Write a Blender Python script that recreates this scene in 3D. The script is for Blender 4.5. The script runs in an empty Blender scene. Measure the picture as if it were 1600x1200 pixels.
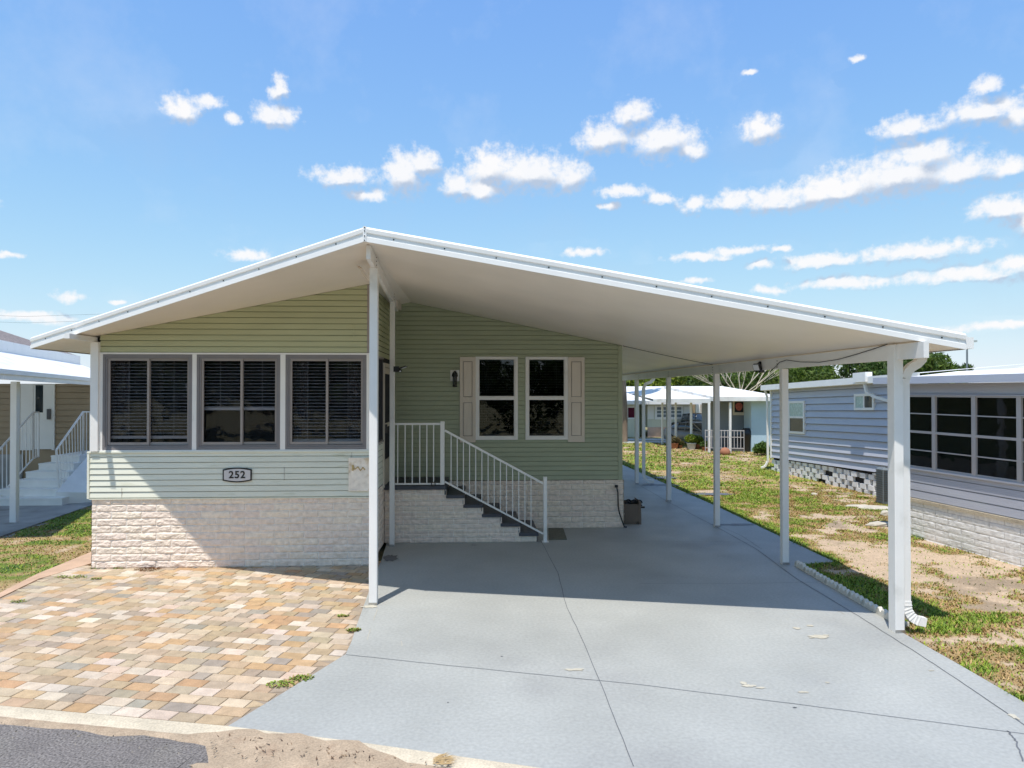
import bpy, math, random
import numpy as np
from mathutils import Vector, Matrix, noise as mnoise
R = math.radians
random.seed(7); np.random.seed(7)
S = bpy.context.scene
# ------------------------------------------------------------------ camera
H = 2.75; F = 1110.0
YAW = math.atan(53/1110); PITCH = math.atan(12/1110)
cd = bpy.data.cameras.new('camera'); cam = bpy.data.objects.new('camera', cd)
S.collection.objects.link(cam); S.camera = cam
cam.location = (0, 0, H); cam.rotation_euler = (R(90)+PITCH, 0, -YAW)
cd.sensor_width = 36; cd.lens = 36*F/1600; cd.clip_start = .05; cd.clip_end = 3000
S.render.resolution_x = 1024; S.render.resolution_y = 768
S.render.engine = 'CYCLES'
S.cycles.max_bounces = 14; S.cycles.diffuse_bounces = 8; S.cycles.transparent_max_bounces = 16
# ------------------------------------------------------------------ light
S.view_settings.view_transform = 'Standard'; S.view_settings.look = 'None'
S.view_settings.gamma = 1; S.view_settings.exposure = 0.98
SUN_EL = R(71); SUN_AZ = R(203.6)
sl = bpy.data.lights.new('sun', 'SUN'); sl.energy = 2.55; sl.angle = R(.53); sl.color = (1, .94, .85)
so = bpy.data.objects.new('sun', sl); S.collection.objects.link(so)
sd = Vector((math.sin(SUN_AZ)*math.cos(SUN_EL), math.cos(SUN_AZ)*math.cos(SUN_EL), math.sin(SUN_EL)))
so.rotation_euler = sd.to_track_quat('Z', 'Y').to_euler()
SKY_STRENGTH = .15

def ray(px, py):
    x = (px-800)/F; y = (600-py)/F
    # camera space (x right, y up, -z forward) -> world
    cp, sp = math.cos(PITCH), math.sin(PITCH)
    fwd = Vector((0, cp, sp)); up = Vector((0, -sp, cp)); rt = Vector((1, 0, 0))
    d = fwd + rt*x + up*y
    c, s = math.cos(YAW), math.sin(YAW)
    return Vector((d.x*c + d.y*s, -d.x*s + d.y*c, d.z))
O = Vector((0, 0, H))
def G(px, py, z=0):
    d = ray(px, py); return O + d*((z-H)/d.z)
def AY(px, py, Y):
    d = ray(px, py); return O + d*(Y/d.y)
def AX(px, py, X):
    d = ray(px, py); return O + d*(X/d.x)
def D(px, py, zc): return O + ray(px, py)*zc
def onwall(px, A, B):      # distance along A->B where the vertical through px meets the wall line
    d = ray(px, 612); a = Vector((A[0], A[1])); b = Vector((B[0], B[1])) - a
    t = b.length; b = b/t
    den = d.x*b.y - d.y*b.x
    # (s*d) = a + u*b
    return (d.y*a.x - d.x*a.y)/den

# ------------------------------------------------------------------ world: sky and clouds
W = bpy.data.worlds.new('World'); S.world = W; W.use_nodes = True
nt = W.node_tree; nt.nodes.clear(); N = nt.nodes.new; L = nt.links.new
CL = [(285,170,30,20),(325,160,26,10),(365,187,15,9),(433,138,12,20),(430,180,34,16),
(537,277,52,16),(570,305,36,9),(632,272,34,34),(660,255,30,18),(715,288,30,20),(765,265,40,34),(830,268,76,30),(755,298,34,18),(895,275,28,24),
(948,215,46,24),(985,178,36,20),(1035,220,58,28),(1080,236,24,14),(1190,200,32,22),
(975,300,46,9),(955,322,20,5),(1032,310,22,9),(1082,320,25,12),
(1150,312,38,13),(1215,312,60,17),(1300,298,90,25),(1400,275,110,34),(1440,242,52,24),(1500,270,60,20),
(1415,197,45,17),(1545,133,23,13),(1535,175,72,20),(1592,182,30,20),(1582,257,26,14),(1570,322,48,20),(1605,345,24,20),
(385,398,37,9),(18,398,14,5),(105,465,20,8),(50,494,52,9),(912,394,36,7),(1090,403,50,7),(1150,392,46,7),(1220,392,16,5),(1285,408,60,12),(1190,415,22,6),
(1430,393,98,14),(1320,440,72,9),(1500,430,95,13),(1590,412,40,10),(1200,453,22,6),(1560,510,70,7),(1085,440,20,5),(1170,112,14,5),(1340,88,11,5),
(-120,300,80,25),(-200,430,90,20),(1720,250,80,40),(1760,420,110,25),(180,470,12,4)]
grp = bpy.data.node_groups.new('cloud_field', 'ShaderNodeTree')
grp.interface.new_socket('P', in_out='INPUT', socket_type='NodeSocketVector')
grp.interface.new_socket('F', in_out='OUTPUT', socket_type='NodeSocketFloat')
gi = grp.nodes.new('NodeGroupInput'); go = grp.nodes.new('NodeGroupOutput')
prev = None
for (cx, cy, rx, ry) in CL:
    d = ray(cx, cy).normalized(); az = math.atan2(d.x, d.y); el = math.asin(d.z)
    k = d.dot(Vector((math.sin(YAW), math.cos(YAW), 0)))
    ra = rx/F*k*1.12; re = ry/F*k*1.15
    v = grp.nodes.new('ShaderNodeVectorMath'); v.operation = 'MULTIPLY_ADD'
    grp.links.new(gi.outputs[0], v.inputs[0]); v.inputs[1].default_value = (1/ra, 1/re, 0); v.inputs[2].default_value = (-az/ra, -el/re, 0)
    ln = grp.nodes.new('ShaderNodeVectorMath'); ln.operation = 'LENGTH'; grp.links.new(v.outputs[0], ln.inputs[0])
    if prev is None: prev = ln.outputs['Value']
    else:
        m = grp.nodes.new('ShaderNodeMath'); m.operation = 'SMOOTH_MIN'; m.inputs[2].default_value = .45
        grp.links.new(prev, m.inputs[0]); grp.links.new(ln.outputs['Value'], m.inputs[1]); prev = m.outputs[0]
grp.links.new(prev, go.inputs[0])
def wm(op, a, b=None, c=None, clamp=False):
    n = N('ShaderNodeMath'); n.operation = op; n.use_clamp = clamp
    for i, v in enumerate((a, b, c)):
        if v is None: continue
        if isinstance(v, (int, float)): n.inputs[i].default_value = v
        else: L(v, n.inputs[i])
    return n.outputs[0]
tc = N('ShaderNodeTexCoord'); sx = N('ShaderNodeSeparateXYZ'); L(tc.outputs['Generated'], sx.inputs[0])
az = wm('ARCTAN2', sx.outputs[0], sx.outputs[1]); el = wm('ARCSINE', sx.outputs[2])
cb = N('ShaderNodeCombineXYZ'); L(az, cb.inputs[0]); L(el, cb.inputs[1])
def nz(scale, detail, rough=.55, stretch=None):
    n = N('ShaderNodeTexNoise'); n.inputs['Scale'].default_value = scale; n.inputs['Detail'].default_value = detail
    n.inputs['Roughness'].default_value = rough; L(cb.outputs[0], n.inputs['Vector']); return n
n1 = nz(22, 5, .6)
sb = N('ShaderNodeVectorMath'); sb.operation = 'SUBTRACT'; L(n1.outputs['Color'], sb.inputs[0]); sb.inputs[1].default_value = (.5, .5, .5)
sc = N('ShaderNodeVectorMath'); sc.operation = 'MULTIPLY'; L(sb.outputs[0], sc.inputs[0]); sc.inputs[1].default_value = (.034, .022, 0)
pw = N('ShaderNodeVectorMath'); pw.operation = 'ADD'; L(cb.outputs[0], pw.inputs[0]); L(sc.outputs[0], pw.inputs[1])
def field(vec):
    g = N('ShaderNodeGroup'); g.node_tree = grp; L(vec, g.inputs[0]); return g.outputs[0]
f0 = field(pw.outputs[0])
ofs = N('ShaderNodeVectorMath'); ofs.operation = 'ADD'; L(pw.outputs[0], ofs.inputs[0]); ofs.inputs[1].default_value = (-.005, .017, 0)
f1 = field(ofs.outputs[0])
n2 = nz(75, 7, .60)
fr = wm('MULTIPLY', wm('SUBTRACT', n2.outputs['Fac'], .5), 1.9)
dens0 = wm('ADD', wm('SUBTRACT', 1.0, f0), fr)
mr = N('ShaderNodeMapRange'); mr.interpolation_type = 'SMOOTHSTEP'; L(dens0, mr.inputs[0]); mr.inputs[1].default_value = -.22; mr.inputs[2].default_value = .72
veil = nz(5, 6, .6); vr = N('ShaderNodeMapRange'); L(veil.outputs['Fac'], vr.inputs[0]); vr.inputs[1].default_value = .5; vr.inputs[2].default_value = .8; vr.inputs[4].default_value = .22
cover = wm('ADD', wm('MULTIPLY', mr.outputs[0], .95), vr.outputs[0], clamp=True)
# underside shade: where the cloud lies above this direction it is greyer
sh = N('ShaderNodeMapRange'); sh.interpolation_type = 'SMOOTHSTEP'
L(wm('ADD', wm('SUBTRACT', f0, f1), wm('MULTIPLY', fr, .35)), sh.inputs[0]); sh.inputs[1].default_value = -.22; sh.inputs[2].default_value = .34
cm = N('ShaderNodeMix'); cm.data_type = 'RGBA'; L(sh.outputs[0], cm.inputs[0])
cm.inputs[6].default_value = (3.3, 3.3, 3.35, 1); cm.inputs[7].default_value = (1.7, 2.0, 2.5, 1)
sky = N('ShaderNodeTexSky'); sky.sky_type = 'NISHITA'; sky.sun_disc = False
sky.sun_elevation = SUN_EL; sky.sun_rotation = SUN_AZ; sky.altitude = 0; sky.air_density = 1.0; sky.dust_density = 0; sky.ozone_density = 6
skm = N('ShaderNodeMix'); skm.data_type = 'RGBA'; L(cover, skm.inputs[0])
ssp = N('ShaderNodeSeparateColor'); L(sky.outputs[0], ssp.inputs[0]); scb = N('ShaderNodeCombineColor')
for i_, k_ in enumerate((.93, 1.20, 2.5)):      # soft shoulder so that the bright horizon keeps its blue
    e_ = wm('EXPONENT', wm('MULTIPLY', ssp.outputs[i_], -.296*k_)); L(wm('MULTIPLY', wm('SUBTRACT', 1.0, e_), 1/.296*.97), scb.inputs[i_])
L(scb.outputs[0], skm.inputs[6]); L(cm.outputs[2], skm.inputs[7])
bg = N('ShaderNodeBackground'); bg.inputs[1].default_value = SKY_STRENGTH; L(skm.outputs[2], bg.inputs[0])
wo = N('ShaderNodeOutputWorld'); L(bg.outputs[0], wo.inputs[0])

# ------------------------------------------------------------------ materials
def newmat(name):
    m = bpy.data.materials.new(name); m.use_nodes = True; t = m.node_tree
    return m, t, t.nodes['Principled BSDF']
def pm(name, col, rough=.6, var=.12, vscale=3, bump=0, bscale=60, metallic=0, spec=.5, col2=None, attr=None, fine=.0, fscale=120, stretch=(1,1,1), stain=None, stainth=(.55,.75), stscale=1.2):
    m, t, p = newmat(name)
    p.inputs['Roughness'].default_value = rough; p.inputs['Metallic'].default_value = metallic
    p.inputs['Specular IOR Level'].default_value = spec
    co = t.nodes.new('ShaderNodeTexCoord'); mp = t.nodes.new('ShaderNodeMapping'); mp.inputs['Scale'].default_value = stretch
    t.links.new(co.outputs['Object'], mp.inputs[0])
    def noi(s, d=5):
        n = t.nodes.new('ShaderNodeTexNoise'); n.inputs['Scale'].default_value = s; n.inputs['Detail'].default_value = d
        t.links.new(mp.outputs[0], n.inputs['Vector']); return n
    def mix(bt='MIX'):
        x = t.nodes.new('ShaderNodeMix'); x.data_type = 'RGBA'; x.blend_type = bt; return x
    def rng(src, a, b, c, d):
        r = t.nodes.new('ShaderNodeMapRange'); t.links.new(src, r.inputs[0])
        for i, v in enumerate((a, b, c, d)): r.inputs[i+1].default_value = v
        return r.outputs[0]
    if attr:
        a = t.nodes.new('ShaderNodeAttribute'); a.attribute_name = attr; base = a.outputs['Color']
    else:
        c = t.nodes.new('ShaderNodeRGB'); c.outputs[0].default_value = (*col, 1); base = c.outputs[0]
    if col2:
        x = mix(); t.links.new(rng(noi(vscale).outputs['Fac'], .4, .6, 0, 1), x.inputs[0]); t.links.new(base, x.inputs[6]); x.inputs[7].default_value = (*col2, 1); base = x.outputs[2]
    if stain:
        x = mix(); t.links.new(rng(noi(stscale, 8).outputs['Fac'], stainth[0], stainth[1], 0, 1), x.inputs[0]); t.links.new(base, x.inputs[6]); x.inputs[7].default_value = (*stain, 1); base = x.outputs[2]
    if var:
        h = t.nodes.new('ShaderNodeHueSaturation'); t.links.new(base, h.inputs['Color'])
        t.links.new(rng(noi(vscale, 6).outputs['Fac'], .3, .7, 1-var, 1+var), h.inputs['Value']); base = h.outputs[0]
    if fine:
        h = t.nodes.new('ShaderNodeHueSaturation'); t.links.new(base, h.inputs['Color'])
        t.links.new(rng(noi(fscale, 3).outputs['Fac'], .3, .7, 1-fine, 1+fine), h.inputs['Value']); base = h.outputs[0]
    t.links.new(base, p.inputs['Base Color'])
    if bump:
        b = t.nodes.new('ShaderNodeBump'); b.inputs['Strength'].default_value = 1; b.inputs['Distance'].default_value = bump
        t.links.new(noi(bscale, 4).outputs['Fac'], b.inputs['Height']); t.links.new(b.outputs[0], p.inputs['Normal'])
    if rough < .7 and not metallic:
        t.links.new(rng(noi(vscale*2.3).outputs['Fac'], .3, .7, rough-.06, min(1, rough+.08)), p.inputs['Roughness'])
    return m
def glassmat(name, tint=(.75, .8, .8), refl=1.0):
    m = bpy.data.materials.new(name); m.use_nodes = True; t = m.node_tree; t.nodes.clear()
    o = t.nodes.new('ShaderNodeOutputMaterial'); tr = t.nodes.new('ShaderNodeBsdfTransparent'); tr.inputs[0].default_value = (*tint, 1)
    gl = t.nodes.new('ShaderNodeBsdfGlossy'); gl.inputs['Roughness'].default_value = .02; gl.inputs[0].default_value = (refl, refl, refl, 1)
    fz = t.nodes.new('ShaderNodeFresnel'); fz.inputs[0].default_value = 1.5
    co = t.nodes.new('ShaderNodeTexCoord'); n = t.nodes.new('ShaderNodeTexNoise'); n.inputs['Scale'].default_value = 2.2; t.links.new(co.outputs['Object'], n.inputs[0])
    b = t.nodes.new('ShaderNodeBump'); b.inputs['Distance'].default_value = .01; b.inputs['Strength'].default_value = .5; t.links.new(n.outputs[0], b.inputs['Height']); t.links.new(b.outputs[0], gl.inputs['Normal'])
    x = t.nodes.new('ShaderNodeMixShader'); t.links.new(fz.outputs[0], x.inputs[0]); t.links.new(tr.outputs[0], x.inputs[1]); t.links.new(gl.outputs[0], x.inputs[2]); t.links.new(x.outputs[0], o.inputs[0])
    return m
def blockmat(name, c1, c2, mortar, bw=.455, rh=.110, ms=.006, rough=.85, bump=.006):
    m, t, p = newmat(name); p.inputs['Roughness'].default_value = rough; p.inputs['Specular IOR Level'].default_value = .25
    uv = t.nodes.new('ShaderNodeUVMap'); uv.uv_map = 'uv'
    br = t.nodes.new('ShaderNodeTexBrick'); t.links.new(uv.outputs[0], br.inputs['Vector'])
    br.offset = .5; br.inputs['Scale'].default_value = 1; br.inputs['Brick Width'].default_value = bw; br.inputs['Row Height'].default_value = rh
    br.inputs['Mortar Size'].default_value = ms; br.inputs['Mortar Smooth'].default_value = .3; br.inputs['Bias'].default_value = 0
    br.inputs['Color1'].default_value = (*c1, 1); br.inputs['Color2'].default_value = (*c2, 1); br.inputs['Mortar'].default_value = (*mortar, 1)
    n = t.nodes.new('ShaderNodeTexNoise'); n.inputs['Scale'].default_value = 14; n.inputs['Detail'].default_value = 8; t.links.new(uv.outputs[0], n.inputs['Vector'])
    r = t.nodes.new('ShaderNodeMapRange'); t.links.new(n.outputs[0], r.inputs[0]); r.inputs[1].default_value = .3; r.inputs[2].default_value = .7; r.inputs[3].default_value = .86; r.inputs[4].default_value = 1.12
    h = t.nodes.new('ShaderNodeHueSaturation'); t.links.new(br.outputs['Color'], h.inputs['Color']); t.links.new(r.outputs[0], h.inputs['Value'])
    t.links.new(h.outputs[0], p.inputs['Base Color'])
    n2 = t.nodes.new('ShaderNodeTexNoise'); n2.inputs['Scale'].default_value = 45; n2.inputs['Detail'].default_value = 8; t.links.new(uv.outputs[0], n2.inputs['Vector'])
    iv = t.nodes.new('ShaderNodeMath'); iv.operation = 'SUBTRACT'; t.links.new(n2.outputs[0], iv.inputs[0]); t.links.new(br.outputs['Fac'], iv.inputs[1])
    b = t.nodes.new('ShaderNodeBump'); b.inputs['Distance'].default_value = bump; b.inputs['Strength'].default_value = 1; t.links.new(iv.outputs[0], b.inputs['Height']); t.links.new(b.outputs[0], p.inputs['Normal'])
    return m
M = {}
M['white'] = pm('white_paint', (.85,.83,.80), .38, var=.03, bump=.0006, bscale=40, stain=(.62,.61,.57), stainth=(.62,.85), stscale=2.5)
M['fascia'] = pm('white_aluminium', (.88,.87,.85), .33, var=.03)
M['soffit'] = pm('soffit_panel', (.90,.82,.72), .42, var=.05, vscale=.7, bump=.0015, bscale=14, spec=.45)
M['roofwhite'] = pm('roof_coating', (.78,.78,.77), .5, var=.06, vscale=1.5, stain=(.55,.53,.49), stainth=(.55,.8))
M['roofold'] = pm('weathered_roof', (.80,.79,.77), .6, var=.08, vscale=.8, stain=(.52,.47,.42), stainth=(.52,.72), stscale=.9)
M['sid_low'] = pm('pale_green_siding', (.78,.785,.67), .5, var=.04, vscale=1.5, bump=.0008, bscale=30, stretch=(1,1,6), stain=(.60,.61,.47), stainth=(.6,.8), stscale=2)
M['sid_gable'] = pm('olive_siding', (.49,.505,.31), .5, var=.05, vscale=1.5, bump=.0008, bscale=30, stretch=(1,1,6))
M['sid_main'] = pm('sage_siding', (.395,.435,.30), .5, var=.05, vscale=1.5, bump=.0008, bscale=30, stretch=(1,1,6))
M['sid_grey'] = pm('blue_grey_siding', (.50,.52,.60), .5, var=.05, vscale=1.2, bump=.001, bscale=20, stretch=(1,1,5), stain=(.48,.51,.55), stainth=(.55,.8))
M['sid_brown'] = pm('tan_siding', (.34,.25,.15), .55, var=.06, vscale=2)
M['block'] = blockmat('split_face_block', (.82,.69,.60), (.87,.76,.63), (.94,.88,.80))
M['blockw'] = blockmat('painted_block', (.90,.89,.87), (.86,.85,.83), (.66,.66,.66), bw=.60, rh=.115, ms=.006)
M['taupe'] = pm('taupe_frame', (.34,.30,.28), .45, var=.05, stain=(.17,.15,.145), stainth=(.6,.85))
M['darkgrey'] = pm('dark_trim', (.09,.085,.085), .5, var=.05)
M['shutter'] = pm('cream_shutter', (.72,.64,.54), .5, var=.04)
M['interior'] = pm('dark_room', (.022,.021,.024), .9, var=.3)
M['curtain'] = pm('dim_curtain', (.10,.09,.09), .9, var=.3, vscale=6, stretch=(8,8,.3))
M['blind'] = pm('window_blind', (.80,.78,.76), .55, var=.05)
M['screen'] = pm('insect_screen', (.012,.014,.024), .8, var=.1)
M['glass'] = glassmat('window_glass', (.5,.52,.54)); M['glassd'] = glassmat('tinted_glass', (.42,.43,.46))
M['mesh'] = glassmat('screened_glass', (.90,.89,.91), .5)
M['tread'] = pm('painted_tread', (.065,.07,.085), .55, var=.12, bump=.001)
M['black'] = pm('black_plastic', (.012,.012,.013), .4, var=.1)
M['metal'] = pm('brushed_metal', (.5,.5,.5), .35, var=.1, metallic=1)
M['lens'] = pm('lamp_lens', (.75,.77,.8), .15, var=.02)
M['signface'] = pm('sign_face', (.62,.60,.60), .5, var=.03)
M['tile'] = pm('plaque_clay', (.93,.84,.73), .7, var=.12, vscale=14, bump=.004, bscale=26, stain=(.62,.47,.27), stainth=(.55,.7), stscale=5)
M['tile2'] = pm('plaque_ochre', (.60,.44,.20), .7, var=.15, vscale=30)
M['drive'] = pm('painted_concrete', (.355,.365,.350), .55, var=.09, vscale=.8, bump=.0012, bscale=90, fine=.10, fscale=30, stain=(.29,.295,.29), stainth=(.55,.78), stscale=.55)
M['walk'] = pm('plain_concrete', (.46,.46,.44), .75, var=.09, vscale=1.2, bump=.0015, fine=.06, stain=(.34,.35,.35), stainth=(.5,.75), stscale=.9)
M['joint'] = pm('joint_line', (.13,.14,.155), .9, var=.2)
M['scuff'] = pm('worn_paint', (.47,.44,.36), .8, var=.1, vscale=8)
M['scuff2'] = pm('pale_scratch', (.42,.42,.40), .8, var=.1, vscale=8)
M['stain'] = pm('damp_stain', (.11,.115,.125), .5, var=.2)
M['kerb'] = pm('kerb_concrete', (.54,.47,.355), .85, var=.12, vscale=4, bump=.006, bscale=35, fine=.15, fscale=60)
M['asphalt'] = pm('asphalt', (.165,.15,.142), .9, var=.15, vscale=1.6, bump=.008, bscale=110, fine=.6, fscale=55, stain=(.19,.175,.16), stainth=(.5,.7), stscale=2)
M['sand'] = pm('road_sand', (.37,.285,.20), .95, var=.15, vscale=5, bump=.012, bscale=20, fine=.2, fscale=70, stain=(.33,.24,.165), stainth=(.55,.7), stscale=6)
M['paver'] = pm('paver', (0,0,0), .85, var=.13, vscale=9, bump=.003, bscale=60, attr='col', fine=.13, fscale=90)
M['grout'] = pm('paver_sand', (.30,.24,.18), .95, var=.2, vscale=3)
M['slabred'] = pm('red_concrete', (.50,.34,.235), .85, var=.15, vscale=3, bump=.003, fine=.1)
M['ground'] = pm('far_ground', (.17,.17,.07), .95, var=.25, vscale=1.2, col2=(.30,.25,.14), bump=.02, bscale=8)
M['lawn'] = pm('lawn_soil', (0,0,0), .95, var=.10, vscale=6, bump=.012, bscale=35, attr='col', fine=.28, fscale=38)
M['blade'] = pm('grass_blade', (0,0,0), .6, var=0, attr='col', spec=.3)
M['edger'] = pm('edging_concrete', (.70,.66,.58), .85, var=.15, vscale=9, bump=.004, stain=(.30,.29,.24), stainth=(.5,.75), stscale=6)
M['stone'] = pm('rubble', (.50,.46,.38), .9, var=.15, vscale=6, bump=.01, bscale=20)
M['resin'] = pm('brown_resin', (.165,.125,.095), .5, var=.1, bump=.002, bscale=50)
M['mat'] = pm('door_mat', (.15,.145,.11), .95, var=.2, vscale=20, bump=.004, bscale=200)
M['shingle'] = pm('grey_shingle', (.20,.17,.16), .95, var=.35, vscale=9, bump=.01, bscale=25, fine=.35, fscale=12, stretch=(1,1,3))
M['stepw'] = pm('white_steps', (.88,.86,.82), .7, var=.06, vscale=3, bump=.001)
M['doorw'] = pm('white_door', (.82,.80,.75), .4, var=.03)
M['slab'] = pm('grey_slab', (.36,.35,.33), .85, var=.15, vscale=2, bump=.003, stain=(.22,.21,.19), stainth=(.5,.7))
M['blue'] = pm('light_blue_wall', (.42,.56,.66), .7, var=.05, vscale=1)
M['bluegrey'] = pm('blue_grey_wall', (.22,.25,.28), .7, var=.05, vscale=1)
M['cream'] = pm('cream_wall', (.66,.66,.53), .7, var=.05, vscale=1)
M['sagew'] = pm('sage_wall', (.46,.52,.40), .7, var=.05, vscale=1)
M['pinkbrick'] = pm('pink_brick', (.62,.43,.35), .85, var=.2, vscale=3)
M['redglass'] = pm('dark_red_glass', (.10,.012,.03), .15, var=.2)
M['carpaint'] = pm('silver_paint', (.20,.185,.17), .3, var=.03, metallic=.15)
M['blackpaint'] = pm('black_paint', (.012,.012,.014), .2, var=.03)
M['carglass'] = pm('car_glass', (.02,.03,.04), .05, var=.05, spec=.9)
M['tyre'] = pm('tyre', (.02,.02,.02), .85, var=.1)
M['terra'] = pm('terracotta', (.36,.15,.08), .8, var=.15)
M['potg'] = pm('glazed_pot', (.45,.50,.50), .4, var=.1)
M['bark'] = pm('bark', (.24,.18,.13), .95, var=.3, vscale=4, bump=.03, bscale=9, stretch=(1,1,.3))
M['barkp'] = pm('pale_bark', (.50,.44,.34), .95, var=.2, vscale=3, bump=.02, bscale=9)
M['grate'] = pm('grey_grille', (.17,.20,.22), .5, var=.1)
M['redballoon'] = pm('poster_red', (.5,.14,.12), .7, var=.3, vscale=9)
M['wire'] = pm('black_wire', (.02,.02,.02), .6, var=.05)
M['framedark'] = pm('dark_taupe_frame', (.22,.205,.21), .45, var=.06)
M['winframe'] = pm('grey_window_frame', (.50,.47,.46), .5, var=.05)
M['blockwhite'] = pm('white_painted_block', (.88,.87,.86), .8, var=.08, vscale=6, bump=.004, bscale=30)
M['winpale'] = pm('frosted_pane', (.42,.55,.50), .25, var=.1, vscale=6)
def leafmat(name):
    m = pm(name, (0,0,0), .55, var=0, attr='col', spec=.3); t = m.node_tree
    p = t.nodes['Principled BSDF']; o = [n for n in t.nodes if n.type == 'OUTPUT_MATERIAL'][0]
    tr = t.nodes.new('ShaderNodeBsdfTranslucent'); a = [n for n in t.nodes if n.type == 'ATTRIBUTE'][0]
    t.links.new(a.outputs['Color'], tr.inputs[0]); x = t.nodes.new('ShaderNodeMixShader'); x.inputs[0].default_value = .3
    t.links.new(p.outputs[0], x.inputs[1]); t.links.new(tr.outputs[0], x.inputs[2]); t.links.new(x.outputs[0], o.inputs[0]); return m
M['leaf'] = leafmat('leaf')

# ------------------------------------------------------------------ builders
def root_of(o):
    while o.parent: o = o.parent
    return o
def tag(o, label=None, cat=None, group=None, kind=None):
    if label: o['label'] = label
    if cat: o['category'] = cat
    if group: o['group'] = group
    if kind: o['kind'] = kind
    return o
def thing(name, loc, label, cat, group=None):
    o = bpy.data.objects.new(name, None); S.collection.objects.link(o); o.location = Vector(loc); o.empty_display_size = .2
    return tag(o, label, cat, group)
class MB:
    def __init__(s): s.v = []; s.f = []; s.m = []; s.uv = []; s.cm = 0; s.sm = []; s.col = []
    def add(s, vs, fs, smooth=False, uv=None, col=None):
        b = len(s.v); s.v += [tuple(v) for v in vs]
        for i, f in enumerate(fs):
            s.f.append([b+k for k in f]); s.m.append(s.cm); s.sm.append(smooth)
            s.uv.append(uv[i] if uv else None); s.col.append(col)
        return s
    def box(s, x0, x1, y0, y1, z0, z1, col=None):
        if x0 > x1: x0, x1 = x1, x0
        if y0 > y1: y0, y1 = y1, y0
        if z0 > z1: z0, z1 = z1, z0
        return s.add([(x0,y0,z0),(x1,y0,z0),(x1,y1,z0),(x0,y1,z0),(x0,y0,z1),(x1,y0,z1),(x1,y1,z1),(x0,y1,z1)],
            [(0,3,2,1),(4,5,6,7),(0,1,5,4),(1,2,6,5),(2,3,7,6),(3,0,4,7)], col=col)
    def bbox(s, x0, x1, y0, y1, z0, z1, b=.004):      # box with chamfered vertical and top edges
        pts = [(x0+b,y0),(x1-b,y0),(x1,y0+b),(x1,y1-b),(x1-b,y1),(x0+b,y1),(x0,y1-b),(x0,y0+b)]
        ins = [(x0+b,y0+b),(x1-b,y0+b),(x1-b,y0+b),(x1-b,y1-b),(x1-b,y1-b),(x0+b,y1-b),(x0+b,y1-b),(x0+b,y0+b)]
        v = [(p[0],p[1],z0) for p in pts]+[(p[0],p[1],z1-b) for p in pts]+[(x0+b,y0+b,z1),(x1-b,y0+b,z1),(x1-b,y1-b,z1),(x0+b,y1-b,z1)]
        f = [tuple(range(7,-1,-1))]+[(i,(i+1)%8,8+(i+1)%8,8+i) for i in range(8)]
        f += [(8,9,17,16),(9,10,17),(10,11,18,17),(11,12,18),(12,13,19,18),(13,14,19),(14,15,16,19),(15,8,16),(16,17,18,19)]
        return s.add(v, f)
    def bar(s, a, b, w, h, up=(0,0,1)):       # rectangular bar from a to b
        a = Vector(a); b = Vector(b); d = (b-a).normalized(); u = Vector(up)
        r = d.cross(u)
        if r.length < 1e-4: r = d.cross(Vector((0,1,0)))
        r.normalize(); u = r.cross(d).normalized()
        v = [p + r*(w/2*i) + u*(h/2*j) for p in (a,b) for i,j in ((-1,-1),(1,-1),(1,1),(-1,1))]
        return s.add(v, [(0,1,2,3),(7,6,5,4),(0,4,5,1),(1,5,6,2),(2,6,7,3),(3,7,4,0)])
    def tube(s, path, r, n=8, cap=True):
        path = [Vector(p) for p in path]; rs = r if isinstance(r, (list,tuple)) else [r]*len(path)
        vs = []; ref = Vector((.3,.2,1)).normalized()
        for i, p in enumerate(path):
            d = (path[min(i+1,len(path)-1)]-path[max(i-1,0)]).normalized()
            a = d.cross(ref)
            if a.length < 1e-3: a = d.cross(Vector((1,0,0)))
            a.normalize(); b = d.cross(a)
            for k in range(n):
                t = 2*math.pi*k/n; vs.append(p + (a*math.cos(t)+b*math.sin(t))*rs[i])
        fs = [(i*n+k, i*n+(k+1)%n, (i+1)*n+(k+1)%n, (i+1)*n+k) for i in range(len(path)-1) for k in range(n)]
        s.add(vs, fs, smooth=True)
        if cap:
            b0 = len(vs)-n; s.add(vs[:n], [tuple(range(n))]); s.add(vs[b0:], [tuple(range(n-1,-1,-1))])
        return s
    def ftube(s, path, w, h, side=(0,1,0)):  # rectangular section swept along path (downspout); side = width axis
        path = [Vector(p) for p in path]; sd_ = Vector(side).normalized(); vs = []
        for i, p in enumerate(path):
            d = (path[min(i+1,len(path)-1)]-path[max(i-1,0)]).normalized(); u = d.cross(sd_).normalized()
            vs += [p+sd_*w/2+u*h/2, p-sd_*w/2+u*h/2, p-sd_*w/2-u*h/2, p+sd_*w/2-u*h/2]
        fs = [(i*4+k, i*4+(k+1)%4, (i+1)*4+(k+1)%4, (i+1)*4+k) for i in range(len(path)-1) for k in range(4)]
        n = len(vs); fs += [(3,2,1,0),(n-4,n-3,n-2,n-1)]
        return s.add(vs, fs)
    def prism(s, poly, z0, z1):
        n = len(poly); v = [(p[0],p[1],z0) for p in poly]+[(p[0],p[1],z1) for p in poly]
        a = sum(poly[i][0]*poly[(i+1)%n][1]-poly[(i+1)%n][0]*poly[i][1] for i in range(n))
        f = [tuple(range(n-1,-1,-1)), tuple(range(n,2*n))]+[(i,(i+1)%n,n+(i+1)%n,n+i) for i in range(n)]
        if a < 0: f = [tuple(reversed(q)) for q in f]
        return s.add(v, f)
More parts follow.
